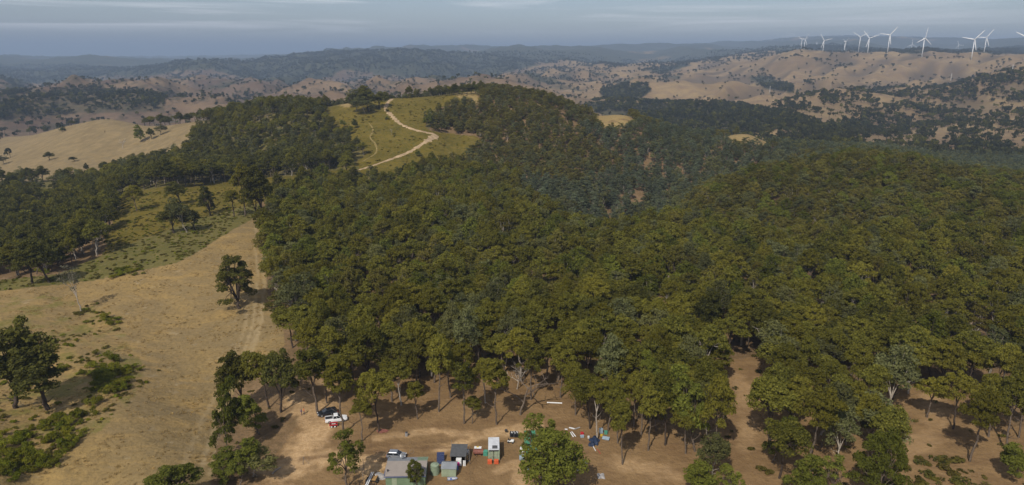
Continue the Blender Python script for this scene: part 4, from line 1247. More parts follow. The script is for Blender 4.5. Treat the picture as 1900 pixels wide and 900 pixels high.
for poly, cnt, lb, gp in ZS:
    a = np.array(poly, float); got = []
    tries = 0
    while len(got) < cnt and tries < 4000:
        tries += 1
        q = (rs.uniform(a[:, 0].min(), a[:, 0].max()), rs.uniform(a[:, 1].min(), a[:, 1].max()))
        if inside(np.array([q[0]]), np.array([q[1]]), poly)[0]: got.append(q)
    G = grounds(got)
    for g in G:
        o = bpy.data.objects.new('shrub', SH[rs.integers(0, 5)]); C.objects.link(o)
        s = rs.uniform(.5, 1.2)
        o.location = g; o.rotation_euler = (0, 0, rs.uniform(0, 6)); o.scale = (s, s, s * rs.uniform(.75, 1.2))
        tag(o, lb, 'shrub', gp)

# --- far woods and scattered paddock trees, out to the ranges
def far_mesh(seed, leafm, nc=5, per=16, leaf=1.15):
    rng = np.random.default_rng(seed)
    cen = np.c_[rng.normal(size=(nc, 2)) * 1.7, rng.uniform(3.6, 6.6, nc)]
    v, f_ = leaves_np(rng, cen, rng.uniform(1.7, 2.6, nc), per, leaf, flat=.75)
    tv, tf = tube_np([(np.array([[0, 0, -0.6], [0, 0, 4.0]]), np.array([.3, .2]))], 4)
    return mesh_np('far_tree', np.concatenate([tv, v]), np.concatenate([tf, f_ + len(tv)]), [M['bark_dark'], leafm], np.r_[np.zeros(len(tf), int), np.ones(len(f_), int)])
FT = [far_mesh(400 + i, M['leaf_far']) for i in range(5)]
FTD = [far_mesh(410 + i, M['leaf_dark']) for i in range(2)]
def farscatter(n, y0, y1):
    yy = np.sqrt(rs.uniform(y0 * y0, y1 * y1, n)); ss = rs.uniform(-0.86, 0.86, n)
    return ss * yy, yy
# middle distance
x, y = farscatter(90000, 780, 2600)
z = H(x, y); m, px, py = zone_masks(x, y, z)
clump = fbm(x / 110, y / 150, 601, 4); gulch = fbm(x / 300, y / 300, 603, 3)
dens = 0.010 + 0.16 * sstep(0.16, 0.42, clump) * 0.6
dens = np.where((x < 0), dens * 3.2 + 0.10, dens)
dens = dens * (0.35 + 2.2 * sstep(.35, .8, relief(x, y, True))) + 0.004
dens = np.where(m['wslope'], 0.08 + 0.72 * sstep(-0.10, 0.22, clump), dens)
dens = np.where(m['belt'] | m['plant'], 1.0, dens)
dens = np.where(m['scrubhill'], 0.38 + 0.6 * sstep(-0.1, 0.2, clump), dens)
dens = np.where(m['tan'], 0.001, dens)
for p in TANSPOT: dens = np.where(inside(px, py, p), .03, dens)
dens = np.where((y < 1300) & ~m['wslope'] & ~m['tan'] & (x > -250), 0.8, dens)
keep = (rs.random(x.shape) < dens)
x, y, z = x[keep], y[keep], z[keep]; n = len(x)
s = rs.uniform(0.65, 1.25, n)
stuff('scattered_trees', np.stack([x, y, z], 1), np.stack([s, s, s * rs.uniform(1.0, 1.7, n)], 1), rs.uniform(0, 6, n), rs.integers(0, 7, n), FT + FTD, 'scattered dark trees over the brown hills beyond', 'trees')
x, y = farscatter(110000, 2600, 6800)
z = H(x, y); m, px, py = zone_masks(x, y, z)
clump = fbm(x / 170, y / 230, 611, 4)
dens = np.where(x < 0.1 * y, 0.18, 0.08) + 0.60 * sstep(0.0, 0.28, clump)
dens = dens * (0.5 + 1.4 * sstep(.35, .8, relief(x, y, True)))
dens = np.where((x / y > 0.22) & (y < 4000), 0.04 + 0.5 * sstep(0.22, 0.42, clump), dens)
dens = np.where(m['range'], 0.55, dens); dens = np.where(m['table'] | m['plant'], 0.8, dens)
keep = rs.random(x.shape) < dens
x, y, z = x[keep], y[keep], z[keep]; n = len(x)
s = rs.uniform(0.8, 1.6, n) * np.where(y > 4000, 1.35, 1.0)
stuff('distant_woods', np.stack([x, y, z], 1), np.stack([s, s, s * 1.25], 1), rs.uniform(0, 6, n), rs.integers(0, 5, n), FT, 'distant woods over the far hills and ranges', 'woods')

# ------------------------------------------------------------------ wind turbines
M['turbine'] = paint('white_turbine_paint', (0.80, 0.80, 0.78), 0.45, var=0.05, scale=0.05)
def blade_mesh(L, a, th=0.0):
    """a tapered, twisted blade lying in the rotor plane (x, z), pointing up"""
    b = bmesh.new(); rows = []
    for t in np.linspace(0, 1, 9):
        ch = L * (0.030 + 0.062 * math.sin(min(1, t * 4.6 + 0.25) * PI / 2) * (1 - t) ** 0.8) + L * 0.006
        tk = L * 0.022 * (1 - t) + L * 0.004
        tw = R_(18) * (1 - t)
        ring = []
        for k in range(8):
            q = 2 * PI * k / 8
            cx, cy = ch * .5 * math.cos(q), tk * .5 * math.sin(q)
            ring.append(b.verts.new((cx * math.cos(tw) - cy * math.sin(tw), cx * math.sin(tw) + cy * math.cos(tw), L * (0.03 + 0.97 * t))))
        rows.append(ring)
    for r0, r1 in zip(rows[:-1], rows[1:]):
        for k in range(8): b.faces.new((r0[k], r0[(k + 1) % 8], r1[(k + 1) % 8], r1[k]))
    b.faces.new(rows[0][::-1]); b.faces.new(rows[-1])
    bmesh.ops.rotate(b, verts=b.verts, cent=(0, 0, 0), matrix=Matrix.Rotation(a, 3, 'Y'))
    bmesh.ops.recalc_face_normals(b, faces=b.faces)
    me = bpy.data.meshes.new('blade'); b.to_mesh(me); b.free()
    for p in me.polygons: p.use_smooth = True
    me.materials.append(M['turbine'])
    return me

def turbine(px, base, hub, Y, blades, yaw, label, group='wind turbines', L=0.56, thick=1.0):
    s, _, _ = lift(px, base, Y)
    x = s * Y; z = float(H(x, Y))
    d = Y * CP - (z - CAM_H) * SP
    Ht = max(30.0, (base - hub) / FPX * d * 1.02)
    # tower foot meets the ground it stands on; hub height follows from the photo
    o = empty('wind_turbine', (x, Y, z), yaw - math.atan2(x, Y), label, 'wind turbine', group)
    MB().cyl((0, 0, -3), (0, 0, Ht), Ht * .025 * thick, Ht * .016 * thick, 14, True).build('tower', M['turbine'], o, True)
    MB().box((0, Ht * .03, Ht + Ht * .012), (Ht * .045, Ht * .13, Ht * .05), bevel=Ht * .012).build('nacelle', M['turbine'], o)
    h = MB().ball((0, 0, 0), Ht * .027, (1, 1.35, 1), 8).build('hub', M['turbine'], o, True)
    h.location = (0, -Ht * .055, Ht * 1.012)
    for a in blades:
        b = bpy.data.objects.new('blade', blade_mesh(Ht * L * 1.0, R_(a))); C.objects.link(b); b.parent = h
        b.scale = (thick, 1, thick ** 0)
    return o
LT = 'white wind turbine '
for q in ((1486.0, 94.7, 75.9, 5400, (-50, 70, 190), 0.2, LT + 'left one of the overlapping pair at the left end of the ridge'),
          (1491.5, 94.7, 73.5, 5350, (32, 160, 278), 0.5, LT + 'right one of the overlapping pair at the left end of the ridge'),
          (1514.0, 92.7, 79.7, 7500, (-60, 60, 180), 1.3, LT + 'with a short tower just right of the overlapping two'),
          (1526.4, 99.5, 75.9, 4300, (-32, 75, 198), 0.1, LT + 'with blades in a wide Y, left of the edge-on one'),
          (1565.8, 99.1, 75.9, 4400, (-75, 60, 180), 1.15, LT + 'on the ridge seen nearly edge-on with hardly any blades showing'),
          (1592.4, 98.2, 72.4, 3900, (-57, 60, 180), 0.2, LT + 'on the ridge, left of the close side-by-side two'),
          (1609.6, 99.1, 69.8, 3450, (-40, 68, 195), 0.1, LT + 'on the ridge, right of the close side-by-side two'),
          (1645.5, 105.7, 74.2, 3200, (38, 278, 170), 0.3, LT + 'alone on the ridge, blades pointing up right and left'),
          (1691.0, 91.7, 75.9, 6400, (0, 122, 238), 0.2, LT + 'small and far off, just left of the tallest one'),
          (1710.0, 107.7, 74.2, 3000, (8, 246, 127), 0.75, LT + 'on the ridge with one blade straight up, the tallest in the row'),
          (1777.5, 90.9, 75.9, 6600, (-20, 95, 215), 0.3, LT + 'small and far off, behind the last ridge trio'),
          (1801.5, 113.6, 77.6, 2800, (40, 281, 166), 0.1, LT + 'nearest of the ridge trio, its tower foot lowest of all'),
          (1825.0, 101.6, 72.8, 3500, (33, 271, 160), 0.1, LT + 'on the ridge behind the nearest one, at the right of the trio'),
          (1899.5, 113.9, 74.9, 2600, (-62, 58, 178), 0.1, LT + 'cut by the right border of the photo')):
    turbine(*q[:6], q[6])
for i, (px, b, hb) in enumerate(((1403, 80, 74.5), (1413, 79.7, 74), (1428.5, 79, 73.6), (1432, 78.5, 72.5), (1451, 79, 74), (1459, 80, 73.4), (1462, 80, 74), (1469, 80, 73.4), (1472.5, 79, 73.8))):
    turbine(px, b, hb, 11800, (10 + i * 37, 130 + i * 37, 250 + i * 37), 0.2 * (i % 3), 'tiny hazy white turbine in the distant cluster left of the ridge row', 'distant wind turbines', 0.72)
M['mast'] = paint('pale_mast', (0.5, 0.48, 0.44), 0.6)
for px, b, t, lb in ((1764, 150, 137, 'pale slender pole on the grassy slope below the turbine ridge'), (1878, 132, 120, 'pale slender pole near the right border below the turbine ridge'), (1428, 172, 160, 'pale pole beside the dark plantation strip')):
    p = gr(px, b); d = depth_of(p); h = (b - t) / FPX * d
    o = empty('power_pole', p, 0, lb, 'pole')
    MB().cyl((0, 0, -1), (0, 0, h), 1.0, 0.7, 8).build('pole', M['mast'], o)
    MB().box((0, 0, h * .93), (h * .10, .5, .5)).build('cross_arm', M['mast'], o)

# ------------------------------------------------------------------ haze
hz = bpy.data.meshes.new('haze')
HB = (-60000, 60000, -600, 46000, float(min(ZG.min(), 0)) - 3.0, float(max(ZG.max() + 110, CAM_H + 130)))
b = bmesh.new()
bmesh.ops.create_cube(b, size=1.0)
bmesh.ops.transform(b, matrix=Matrix.Translation(((HB[0] + HB[1]) / 2, (HB[2] + HB[3]) / 2, (HB[4] + HB[5]) / 2)) @ Matrix.Diagonal((HB[1] - HB[0], HB[3] - HB[2], HB[5] - HB[4], 1)), verts=b.verts)
b.to_mesh(hz); b.free()
m, n, l, o_ = mat_new('haze')
pv = n.new('ShaderNodeVolumePrincipled')
pv.inputs['Color'].default_value = HAZE_COLOR
pv.inputs['Density'].default_value = HAZE_DENSITY
pv.inputs['Anisotropy'].default_value = 0.0
l.new(pv.outputs[0], o_.inputs['Volume'])
tag(link('haze', hz, None, [m]), 'blue-grey haze over the far hills', None, None, 'stuff')

# ------------------------------------------------------------------ things round the clearing
M['roof_grey'] = paint('grey_sheet_roof', (0.31, 0.325, 0.335), 0.5, 0.0, .15, .6, .4, ('X', 4.5, .04))
M['roof_brown'] = paint('brown_grey_sheet_roof', (0.36, 0.310, 0.265), 0.55, 0.0, .12, .6, .4, ('X', 4.5, .04))
M['roof_green'] = paint('pale_green_sheet', (0.25, 0.34, 0.23), 0.5, 0.0, .12, .7, .4, ('X', 4.5, .04))
M['wall_green'] = paint('green_sheet_wall', (0.20, 0.285, 0.17), 0.5, 0.0, .15, .8, .4, ('X', 4.5, .03))
M['wall_pale'] = paint('pale_green_wall', (0.36, 0.42, 0.28), 0.55, 0.0, .15, 1.0, .4, ('X', 5.5, .03))
M['gutter'] = paint('blue_grey_gutter', (0.13, 0.16, 0.27), 0.5)
M['tank'] = paint('grey_green_tank', (0.23, 0.28, 0.19), 0.6, var=.2)
M['roof_dark'] = paint('dark_charcoal_roof', (0.085, 0.085, 0.085), 0.7, var=.25, scale=1.5)
M['white'] = paint('white_enamel', (0.74, 0.74, 0.72), 0.4, var=.12)
M['whiteroof'] = paint('white_container_roof', (0.66, 0.67, 0.68), 0.5, 0, .18, .8, .4, ('Y', 2.6, .05))
M['cont'] = paint('pale_green_container', (0.35, 0.43, 0.29), 0.5, 0, .2, .9, .4, ('X', 3.4, .05))
M['cont_green'] = paint('bright_green_container', (0.09, 0.29, 0.165), 0.5, 0, .25, 1.0, .4, ('X', 3.4, .05))
M['teal'] = paint('teal_plastic', (0.07, 0.27, 0.19), 0.5)
M['rust'] = paint('rust_red_metal', (0.21, 0.075, 0.052), 0.7, var=.35)
M['orange'] = paint('orange_plastic', (0.62, 0.115, 0.04), 0.5)
M['blue'] = paint('blue_plastic', (0.03, 0.10, 0.42), 0.5)
M['bluetarp'] = paint('dark_blue_tarp', (0.020, 0.034, 0.070), 0.6, var=.4, scale=2)
M['paleblue'] = paint('pale_blue_sheet', (0.30, 0.38, 0.44), 0.45)
M['steel'] = paint('galvanised_steel', (0.42, 0.43, 0.44), 0.4, 0.5, .2)
M['dark'] = paint('black_metal', (0.022, 0.022, 0.024), 0.5)
M['rubber'] = paint('black_rubber', (0.018, 0.018, 0.018), 0.85, var=.3)
M['timber'] = paint('ochre_timber', (0.38, 0.22, 0.075), 0.8, var=.3)
M['greywood'] = paint('grey_timber', (0.22, 0.19, 0.16), 0.9, var=.3)
M['concrete'] = paint('pale_rubble', (0.33, 0.31, 0.29), 0.9, var=.35)
M['magenta'] = paint('magenta_cloth', (0.45, 0.03, 0.20), 0.8)
M['red'] = paint('red_paint', (0.48, 0.025, 0.03), 0.45)
M['yellow'] = paint('yellow_paint', (0.6, 0.42, 0.04), 0.5)
def glassy(name, col):
    m, n, l, o = mat_new(name)
    b = n.new('ShaderNodeBsdfPrincipled'); b.inputs['Base Color'].default_value = (*col, 1); b.inputs['Roughness'].default_value = 0.12
    l.new(b.outputs[0], o.inputs['Surface']); return m
M['glass'] = glassy('dark_car_glass', (0.012, 0.015, 0.018))
M['solar'] = glassy('solar_cells', (0.012, 0.022, 0.075)); M['solar'].node_tree.nodes['Principled BSDF'].inputs['Roughness'].default_value = .35
def carpaint(name, col, metal=0.2):
    m = paint(name, col, 0.32, metal, .06, 1.5, .5)
    [x for x in m.node_tree.nodes if x.type == 'BSDF_PRINCIPLED'][0].inputs['Coat Weight'].default_value = 0.6
    return m
M['car_black'] = carpaint('black_car_paint', (0.018, 0.020, 0.024))
M['car_white'] = carpaint('white_car_paint', (0.78, 0.78, 0.77), 0)
M['car_silver'] = carpaint('silver_car_paint', (0.30, 0.32, 0.35), 0.5)
M['lamp_red'] = glassy('red_lamp', (0.4, 0.01, 0.01)); M['lamp_clear'] = glassy('clear_lamp', (0.8, 0.8, 0.78))

def gz(x, y): return float(H(x, y))
def at(x, y, dz=0.0): return (x, y, gz(x, y) + dz)

# green shed
def gable(o, w, d, hw, hr, wallm, near, far, ox=.25, t=.06, ridge=0.5, split=None):
    """walls and a two-slope roof; ridge runs along x at fraction ridge of the depth"""
    yr = -d / 2 + d * ridge
    MB().prism([(-w / 2, -.4), (w / 2, -.4), (w / 2, hw), (-w / 2, hw)], -d / 2, d / 2).build('wall', wallm, o)
    g = MB()
    for sx in (-1, 1):
        x0, x1 = sx * (w / 2 - .05), sx * (w / 2)
        a = [(x0, -d / 2, hw), (x0, d / 2, hw), (x0, yr, hr - .03)]; b_ = [(x1, -d / 2, hw), (x1, d / 2, hw), (x1, yr, hr - .03)]
        g.face(a).face(b_[::-1])
        for i in range(3): g.face([a[i], a[(i + 1) % 3], b_[(i + 1) % 3], b_[i]])
    g.build('gable', wallm, o)
    def slope(name, x0, x1, ya, za, yb, zb, m):
        b2 = MB()
        lo = [(x0, ya, za), (x1, ya, za), (x1, yb, zb), (x0, yb, zb)]
        hi = [(p[0], p[1], p[2] + t) for p in lo]
        b2.face(lo[::-1]).face(hi)
        for i in range(4): b2.face([lo[i], lo[(i + 1) % 4], hi[(i + 1) % 4], hi[i]])
        return b2.build(name, m, o)
    k1 = (hr - hw) / (yr + d / 2); k2 = (hr - hw) / (d / 2 - yr)
    x0, x1 = -w / 2 - ox, w / 2 + ox
    xs = x1 if split is None else x0 + (x1 - x0) * split
    slope('roof', x0, x1, -d / 2 - ox, hw - k1 * ox, yr, hr, near)
    slope('roof', x0, xs, yr + .003, hr, d / 2 + ox, hw - k2 * ox, far)
    if split is not None: slope('roof', xs + .003, x1, yr + .003, hr, d / 2 + ox, hw - k2 * ox, M['roof_green'])
    return k1, k2
shed = empty('shed', at(-21.6, 123.0), R_(2.0), 'green sheet-metal shed with brown and grey roof sheets at the bottom of the clearing', 'shed')
gable(shed, 7.9, 6.3, 2.5, 3.1, M['wall_green'], M['roof_brown'], M['roof_grey'], .2, .06, .66, .74)
MB().box((0, -3.42, 2.36), (8.3, .12, .14)).build('gutter', M['gutter'], shed)
MB().box((-4.17, -.2, 2.66), (.10, 6.5, .2)).build('barge_board', M['gutter'], shed)
MB().box((-2.2, -3.165, 1.0), (1.0, .05, 2.0)).build('door', M['wall_pale'], shed)
MB().box((1.6, -3.165, 1.35), (1.3, .05, .9)).build('window', M['glass'], shed)
MB().cyl((-3.6, -2.0, 2.55), (-3.6, -2.0, 3.1), .12, n=10).cyl((-3.6, -2.0, 3.1), (-3.6, -2.0, 3.2), .2, .05, 10).build('flue', M['dark'], shed)
ds = empty('satellite_dish', (shed.location.x - 1.2, shed.location.y + 2.4, shed.location.z + 2.75), R_(-30), 'round grey satellite dish on the back edge of the green shed roof', 'satellite dish')
db = bmesh.new(); rows = []
for r in np.linspace(0.02, .55, 6): rows.append([db.verts.new((r * math.cos(a), -.25 * r * r * 1.4, r * math.sin(a))) for a in np.linspace(0, 2 * PI, 16, endpoint=False)])
for r0, r1 in zip(rows[:-1], rows[1:]):
    for k in range(16): db.faces.new((r0[k], r0[(k + 1) % 16], r1[(k + 1) % 16], r1[k]))
db.faces.new(rows[0])
bmesh.ops.solidify(db, geom=db.faces[:], thickness=.02)
bmesh.ops.transform(db, matrix=Matrix.Translation((0, -.05, .75)) @ Matrix.Rotation(R_(-35), 4, 'X'), verts=db.verts)
dm = bpy.data.meshes.new('dish'); db.to_mesh(dm); db.free(); link('dish', dm, ds, [M['steel']])
MB().tube([(0, .05, 0), (0, .05, .75)], .03).build('mast', M['steel'], ds)
MB().tube([(0, -.1, .4), (0, -.5, .85)], .02).box((0, -.52, .88), (.08, .12, .08)).build('feed_arm', M['steel'], ds)
# water tank
wt = empty('water_tank', at(-16.0, 124.2), 0, 'round grey-green water tank beside the green shed', 'water tank')
tb = MB().cyl((0, 0, -.2), (0, 0, 2.1), .95, .88, 24)
for k in range(5): tb.cyl((0, 0, .3 + .38 * k), (0, 0, .36 + .38 * k), .965 - .012 * k, .965 - .012 * k, 24)
tb.build('body', M['tank'], wt, False)
MB().cyl((0, 0, 2.1), (0, 0, 2.32), .88, .25, 24).build('top', M['tank'], wt)
MB().cyl((.2, -.2, 2.26), (.2, -.2, 2.36), .2, n=14).build('lid', M['tank'], wt)
# garden shed
gs = empty('garden_shed', at(-13.0, 124.3), R_(-2), 'small pale green garden shed with a grey ridged roof', 'shed')
gable(gs, 3.0, 2.7, 1.85, 2.3, M['wall_pale'], M['roof_grey'], M['roof_grey'], .1, .05, .62)
MB().box((-.6, -1.365, .85), (.8, .03, 1.65)).build('door', M['wall_pale'], gs)
# solar panel on a frame
sp = empty('solar_panel', at(-15.3, 128.6), R_(4), 'dark blue solar panel tilted on a ground frame beside the open hut', 'solar panel')
for k in range(3):
    c = (0, -.85 + .85 * k, .75 + (-.85 + .85 * k) * .52)
    MB().box(c, (1.6, .93, .05), rx=R_(27.5)).build('module', M['solar'], sp)
    for q in (-.235, .235): 
        MB().box((c[0], c[1] + q * math.cos(R_(27.5)), c[2] + q * math.sin(R_(27.5)) + .03), (1.58, .025, .01), rx=R_(27.5)).build('busbar', M['steel'], sp)
f = MB()
for sx in (-.7, .7):
    f.cyl((sx, -1.2, -.1), (sx, -1.2, .1), .03, n=6).cyl((sx, 1.1, -.1), (sx, 1.1, 1.3), .03, n=6).cyl((sx, -1.25, .07), (sx, 1.25, 1.37), .03, n=6)
f.build('frame', M['steel'], sp)
# open hut
hut = empty('open_hut', at(-11.35, 129.0), R_(-1.5), 'open-fronted hut with dark flat roof and white doors standing in the front', 'hut')
b2 = MB()
lo = [(-1.75, -2.0, 2.12), (1.7, -2.0, 2.12), (1.7, 2.15, 2.55), (-1.75, 2.15, 2.55)]
b2.face(lo[::-1]).face([(p[0], p[1], p[2] + .07) for p in lo])
for i in range(4):
    p, q = lo[i], lo[(i + 1) % 4]
    b2.face([p, q, (q[0], q[1], q[2] + .07), (p[0], p[1], p[2] + .07)])
b2.build('roof', M['roof_dark'], hut)
MB().box((-1.58, .1, .98), (.05, 3.7, 2.2)).box((1.52, .1, .98), (.05, 3.7, 2.2)).box((0, 1.95, 1.05), (3.05, .05, 2.4)).build('wall', M['greywood'], hut)
MB().tube([(-1.58, -1.85, -.2), (-1.58, -1.85, 2.1)], .05).build('post', M['greywood'], hut)
MB().tube([(1.52, -1.85, -.2), (1.52, -1.85, 2.1)], .05).build('post', M['greywood'], hut)
MB().tube([(-1.85, 2.1, -.2), (-1.8, 2.1, 3.6)], .04).build('post', M['greywood'], hut)
fr = empty('fridge', at(-11.25, 127.2), R_(-3), 'white fridge standing in front of the open hut', 'fridge')
MB().box((0, 0, .82), (1.15, .65, 1.65), bevel=.03).build('body', M['white'], fr)
MB().box((0, -.355, 1.32), (1.1, .05, .55), bevel=.015).box((0, -.355, .55), (1.1, .05, .9), bevel=.015).build('door', M['white'], fr)
MB().box((.45, -.4, 1.1), (.04, .05, .3)).build('handle', M['steel'], fr)
for xx, lb in ((-10.25, 'narrow white board leaning right of the white fridge'), (-9.95, 'second narrow white board at the corner of the open hut')):
    bd = MB().box((0, 0, .6), (.22, .05, 1.3), rx=R_(-8)).build('board', M['white']); bd.location = at(xx, 126.9); tag(bd, lb, 'board')
dk = empty('camp_chair', at(-11.3, 126.5), R_(10), 'magenta camp chair in front of the white fridge', 'chair')
MB().box((0, 0, .42), (.5, .45, .06)).build('seat', M['magenta'], dk)
MB().box((0, .24, .7), (.5, .05, .5), rx=R_(-12)).build('backrest', M['magenta'], dk)
for sx in (-.22, .22):
    for sy in (-.2, .2): MB().tube([(sx, sy, -.02), (sx, sy, .42)], .02).build('leg', M['dark'], dk)
for xx, yy, mm, lb in ((-11.9, 126.3, M['orange'], 'orange drum beside the garden shed'), (-11.55, 125.5, M['blue'], 'blue drum beside the garden shed')):
    dr = empty('drum', at(xx, yy), 0, lb, 'drum')
    MB().cyl((0, 0, -.05), (0, 0, .85), .29, n=16).cyl((0, 0, .25), (0, 0, .29), .305, n=16).cyl((0, 0, .58), (0, 0, .62), .305, n=16).build('body', mm, dr)
    MB().cyl((0, 0, .85), (0, 0, .88), .25, n=16).build('lid', mm, dr)
# boat-like sheet in front of the garden shed
bt = empty('dinghy', at(-12.2, 121.9), R_(6), 'small white and blue dinghy lying in front of the garden shed', 'dinghy')
db = bmesh.new(); rows = []
for t in np.linspace(-1, 1, 9):
    w = .42 * (1 - max(0, t) ** 2.2) + .02; rows.append([db.verts.new((t * 1.05, w * math.cos(a), .32 + .3 * math.sin(a) + .12 * max(0, t) ** 2)) for a in np.linspace(PI, 2 * PI, 7)])
for r0, r1 in zip(rows[:-1], rows[1:]):
    for k in range(6): db.faces.new((r0[k], r0[k + 1], r1[k + 1], r1[k]))
db.faces.new(rows[0])
bmesh.ops.solidify(db, geom=db.faces[:], thickness=.04)
dm = bpy.data.meshes.new('hull'); db.to_mesh(dm); db.free(); link('hull', dm, bt, [M['white']])
MB().box((-.3, 0, .22), (.25, .7, .04)).build('seat', M['blue'], bt)
MB().tube([(1.0, .08, .47), (.4, .40, .37), (-1.05, .45, .35)], .03).tube([(1.0, -.08, .47), (.4, -.40, .37), (-1.05, -.45, .35)], .03).build('gunwale', M['blue'], bt)

# shipping containers
def container(o, L, W, Ht, wall, roof, hatch=True):
    f = MB()
    for sx in (-1, 1):
        for sy in (-1, 1): f.box((sx * (W / 2 - .08), sy * (L / 2 - .08), Ht / 2), (.16, .16, Ht))
        f.box((sx * (W / 2 - .05), 0, .1), (.1, L - .34, .2)).box((sx * (W / 2 - .05), 0, Ht - .06), (.1, L - .34, .115))
    f.build('frame', wall, o)
    s = MB()
    for sx in (-1, 1):
        n_ = int(L / .28)
        for k in range(n_):
            s.box((sx * (W / 2 - .06 - (.035 if k % 2 else 0)), -L / 2 + .18 + (k + .5) * (L - .36) / n_, Ht / 2), (.04, (L - .36) / n_ - .002, Ht - .3))
    s.build('side_wall', wall, o)
    e = MB(); n_ = 8
    for k in range(n_): e.box((-W / 2 + .18 + (k + .5) * (W - .36) / n_, L / 2 - .06 - (.03 if k % 2 else 0), Ht / 2), ((W - .36) / n_ - .002, .04, Ht - .2))
    e.build('end_wall', wall, o)
    for sx in (-1, 1):
        d = MB()
        for k in range(3): d.box((sx * (W / 4 - .02), -L / 2 + .05 - (.02 if k % 2 else 0), .45 + k * (Ht - .4) / 3), (W / 2 - .2, .05, (Ht - .45) / 3 - .02))
        d = d.build('door', wall, o)
        MB().tube([(sx * .25, -L / 2 - .01, .2), (sx * .25, -L / 2 - .01, Ht - .2)], .025).tube([(sx * .75, -L / 2 - .01, .2), (sx * .75, -L / 2 - .01, Ht - .2)], .025).box((sx * .5, -L / 2 - .03, 1.1), (.5, .03, .06)).build('lock_bar', M['steel'], d)
    r = MB(); n_ = 16
    for k in range(n_): r.box((0, -L / 2 + .1 + (k + .5) * (L - .2) / n_, Ht + (.02 if k % 2 else 0)), (W - .04, (L - .2) / n_ - .002, .06))
    r.build('roof', roof, o)
    MB().box((0, 0, .16), (W - .2, L - .2, .08)).build('floor_panel', M['greywood'], o)
ct = empty('shipping_container', at(-3.95, 131.3, .02), R_(1.5), 'pale green shipping container with a white ribbed roof in the open clearing', 'shipping container')
container(ct, 5.2, 2.44, 2.6, M['cont'], M['whiteroof'])
rp = MB().box((0, 0, .06), (1.1, 1.15, .07), bevel=.01).build('roof_panel', M['roof_dark']); rp.location = (-3.7, 129.8, ct.location.z + 2.66); tag(rp, 'dark square panel lying on the white container roof', 'panel')
for xx, lb in ((-4.75, 'left of the two orange-red crates in front of the pale container'), (-3.35, 'right of the two orange-red crates in front of the pale container')):
    cb = empty('crate', at(xx, 127.9), R_(3), lb, 'crate', 'orange-red crates')
    f = MB()
    for k in range(4):
        f.box((0, -.36, .12 + k * .2), (.92, .03, .16)).box((0, .36, .12 + k * .2), (.92, .03, .16)).box((-.445, 0, .12 + k * .2), (.03, .69, .16)).box((.445, 0, .12 + k * .2), (.03, .69, .16))
    f.build('side_panel', M['orange'], cb)
    MB().box((0, 0, .82), (.94, .76, .04)).build('lid', M['orange'], cb)
MB_ = MB
cg = empty('shipping_container', at(4.15, 133.9, .02), R_(4), 'bright green shipping container half hidden under the open green tree', 'shipping container')
container(cg, 5.6, 2.44, 2.5, M['cont_green'], M['cont_green'])
# fuel tank and bin left of the container
ft = empty('fuel_tank', at(-7.3, 131.2), 0, 'rust-red cylindrical tank lying on cradles beside the pale container', 'fuel tank')
MB().cyl((-1.05, 0, .72), (1.05, 0, .72), .55, n=24).build('barrel', M['rust'], ft, False)
MB().ball((-1.05, 0, .72), .54, (.25, 1, 1)).ball((1.05, 0, .72), .54, (.25, 1, 1)).build('end_cap', M['rust'], ft, True)
for sx in (-.7, .7): MB().box((sx, 0, .1), (.14, .95, .35)).build('cradle', M['dark'], ft)
tp = empty('tabletop', at(-7.45, 131.7, 1.22), R_(-3), 'white topped board with a yellow item lying on the rust-red tank', 'board')
MB().box((0, 0, .22), (1.55, .8, .05)).build('top', M['white'], tp)
MB().box((0, -.3, .1), (1.2, .04, .18)).box((0, .3, .1), (1.2, .04, .18)).build('side', M['dark'], tp)
yb = MB().box((0, 0, .07), (.45, .3, .12), bevel=.02).build('box', M['yellow']); yb.location = (-7.5, 131.8, tp.location.z + .25); tag(yb, 'small yellow box on the white board over the rust-red tank', 'box')
bn = empty('bin', at(-5.78, 131.0), 0, 'teal green lidded bin between the rust-red tank and the container', 'bin')
MB().box((0, 0, .5), (.95, .8, 1.05), bevel=.04).build('body', M['teal'], bn)
MB().box((0, 0, 1.06), (1.02, .88, .08), bevel=.02).build('lid', M['teal'], bn)
for sx in (-.32, .32): MB().cyl((sx - .05, .3, .08), (sx + .05, .3, .08), .09, n=10).build('wheel', M['rubber'], bn)
# junk right of the hut roof
sk = empty('gas_bottle', at(-9.6, 131.2), 0, 'white gas bottle behind the right corner of the open hut', 'gas bottle')
MB().cyl((0, 0, 0), (0, 0, 1.1), .2, n=14).ball((0, 0, 1.1), .2, (1, 1, .5)).build('body', M['white'], sk, True)
MB().cyl((0, 0, 1.15), (0, 0, 1.35), .1, n=10).build('valve', M['paleblue'], sk)
ch = empty('timber_stack', at(-9.5, 129.4), R_(5), 'small heap of brown timber beside the right wall of the open hut', 'timber')
for k in range(6): MB().box((rngT.uniform(-.15, .15), rngT.uniform(-.3, .3), .08 + .12 * k), (.35, 1.3, .1), rz=rngT.uniform(-.3, .3)).build('plank', M['timber'] if k % 2 else M['greywood'], ch)
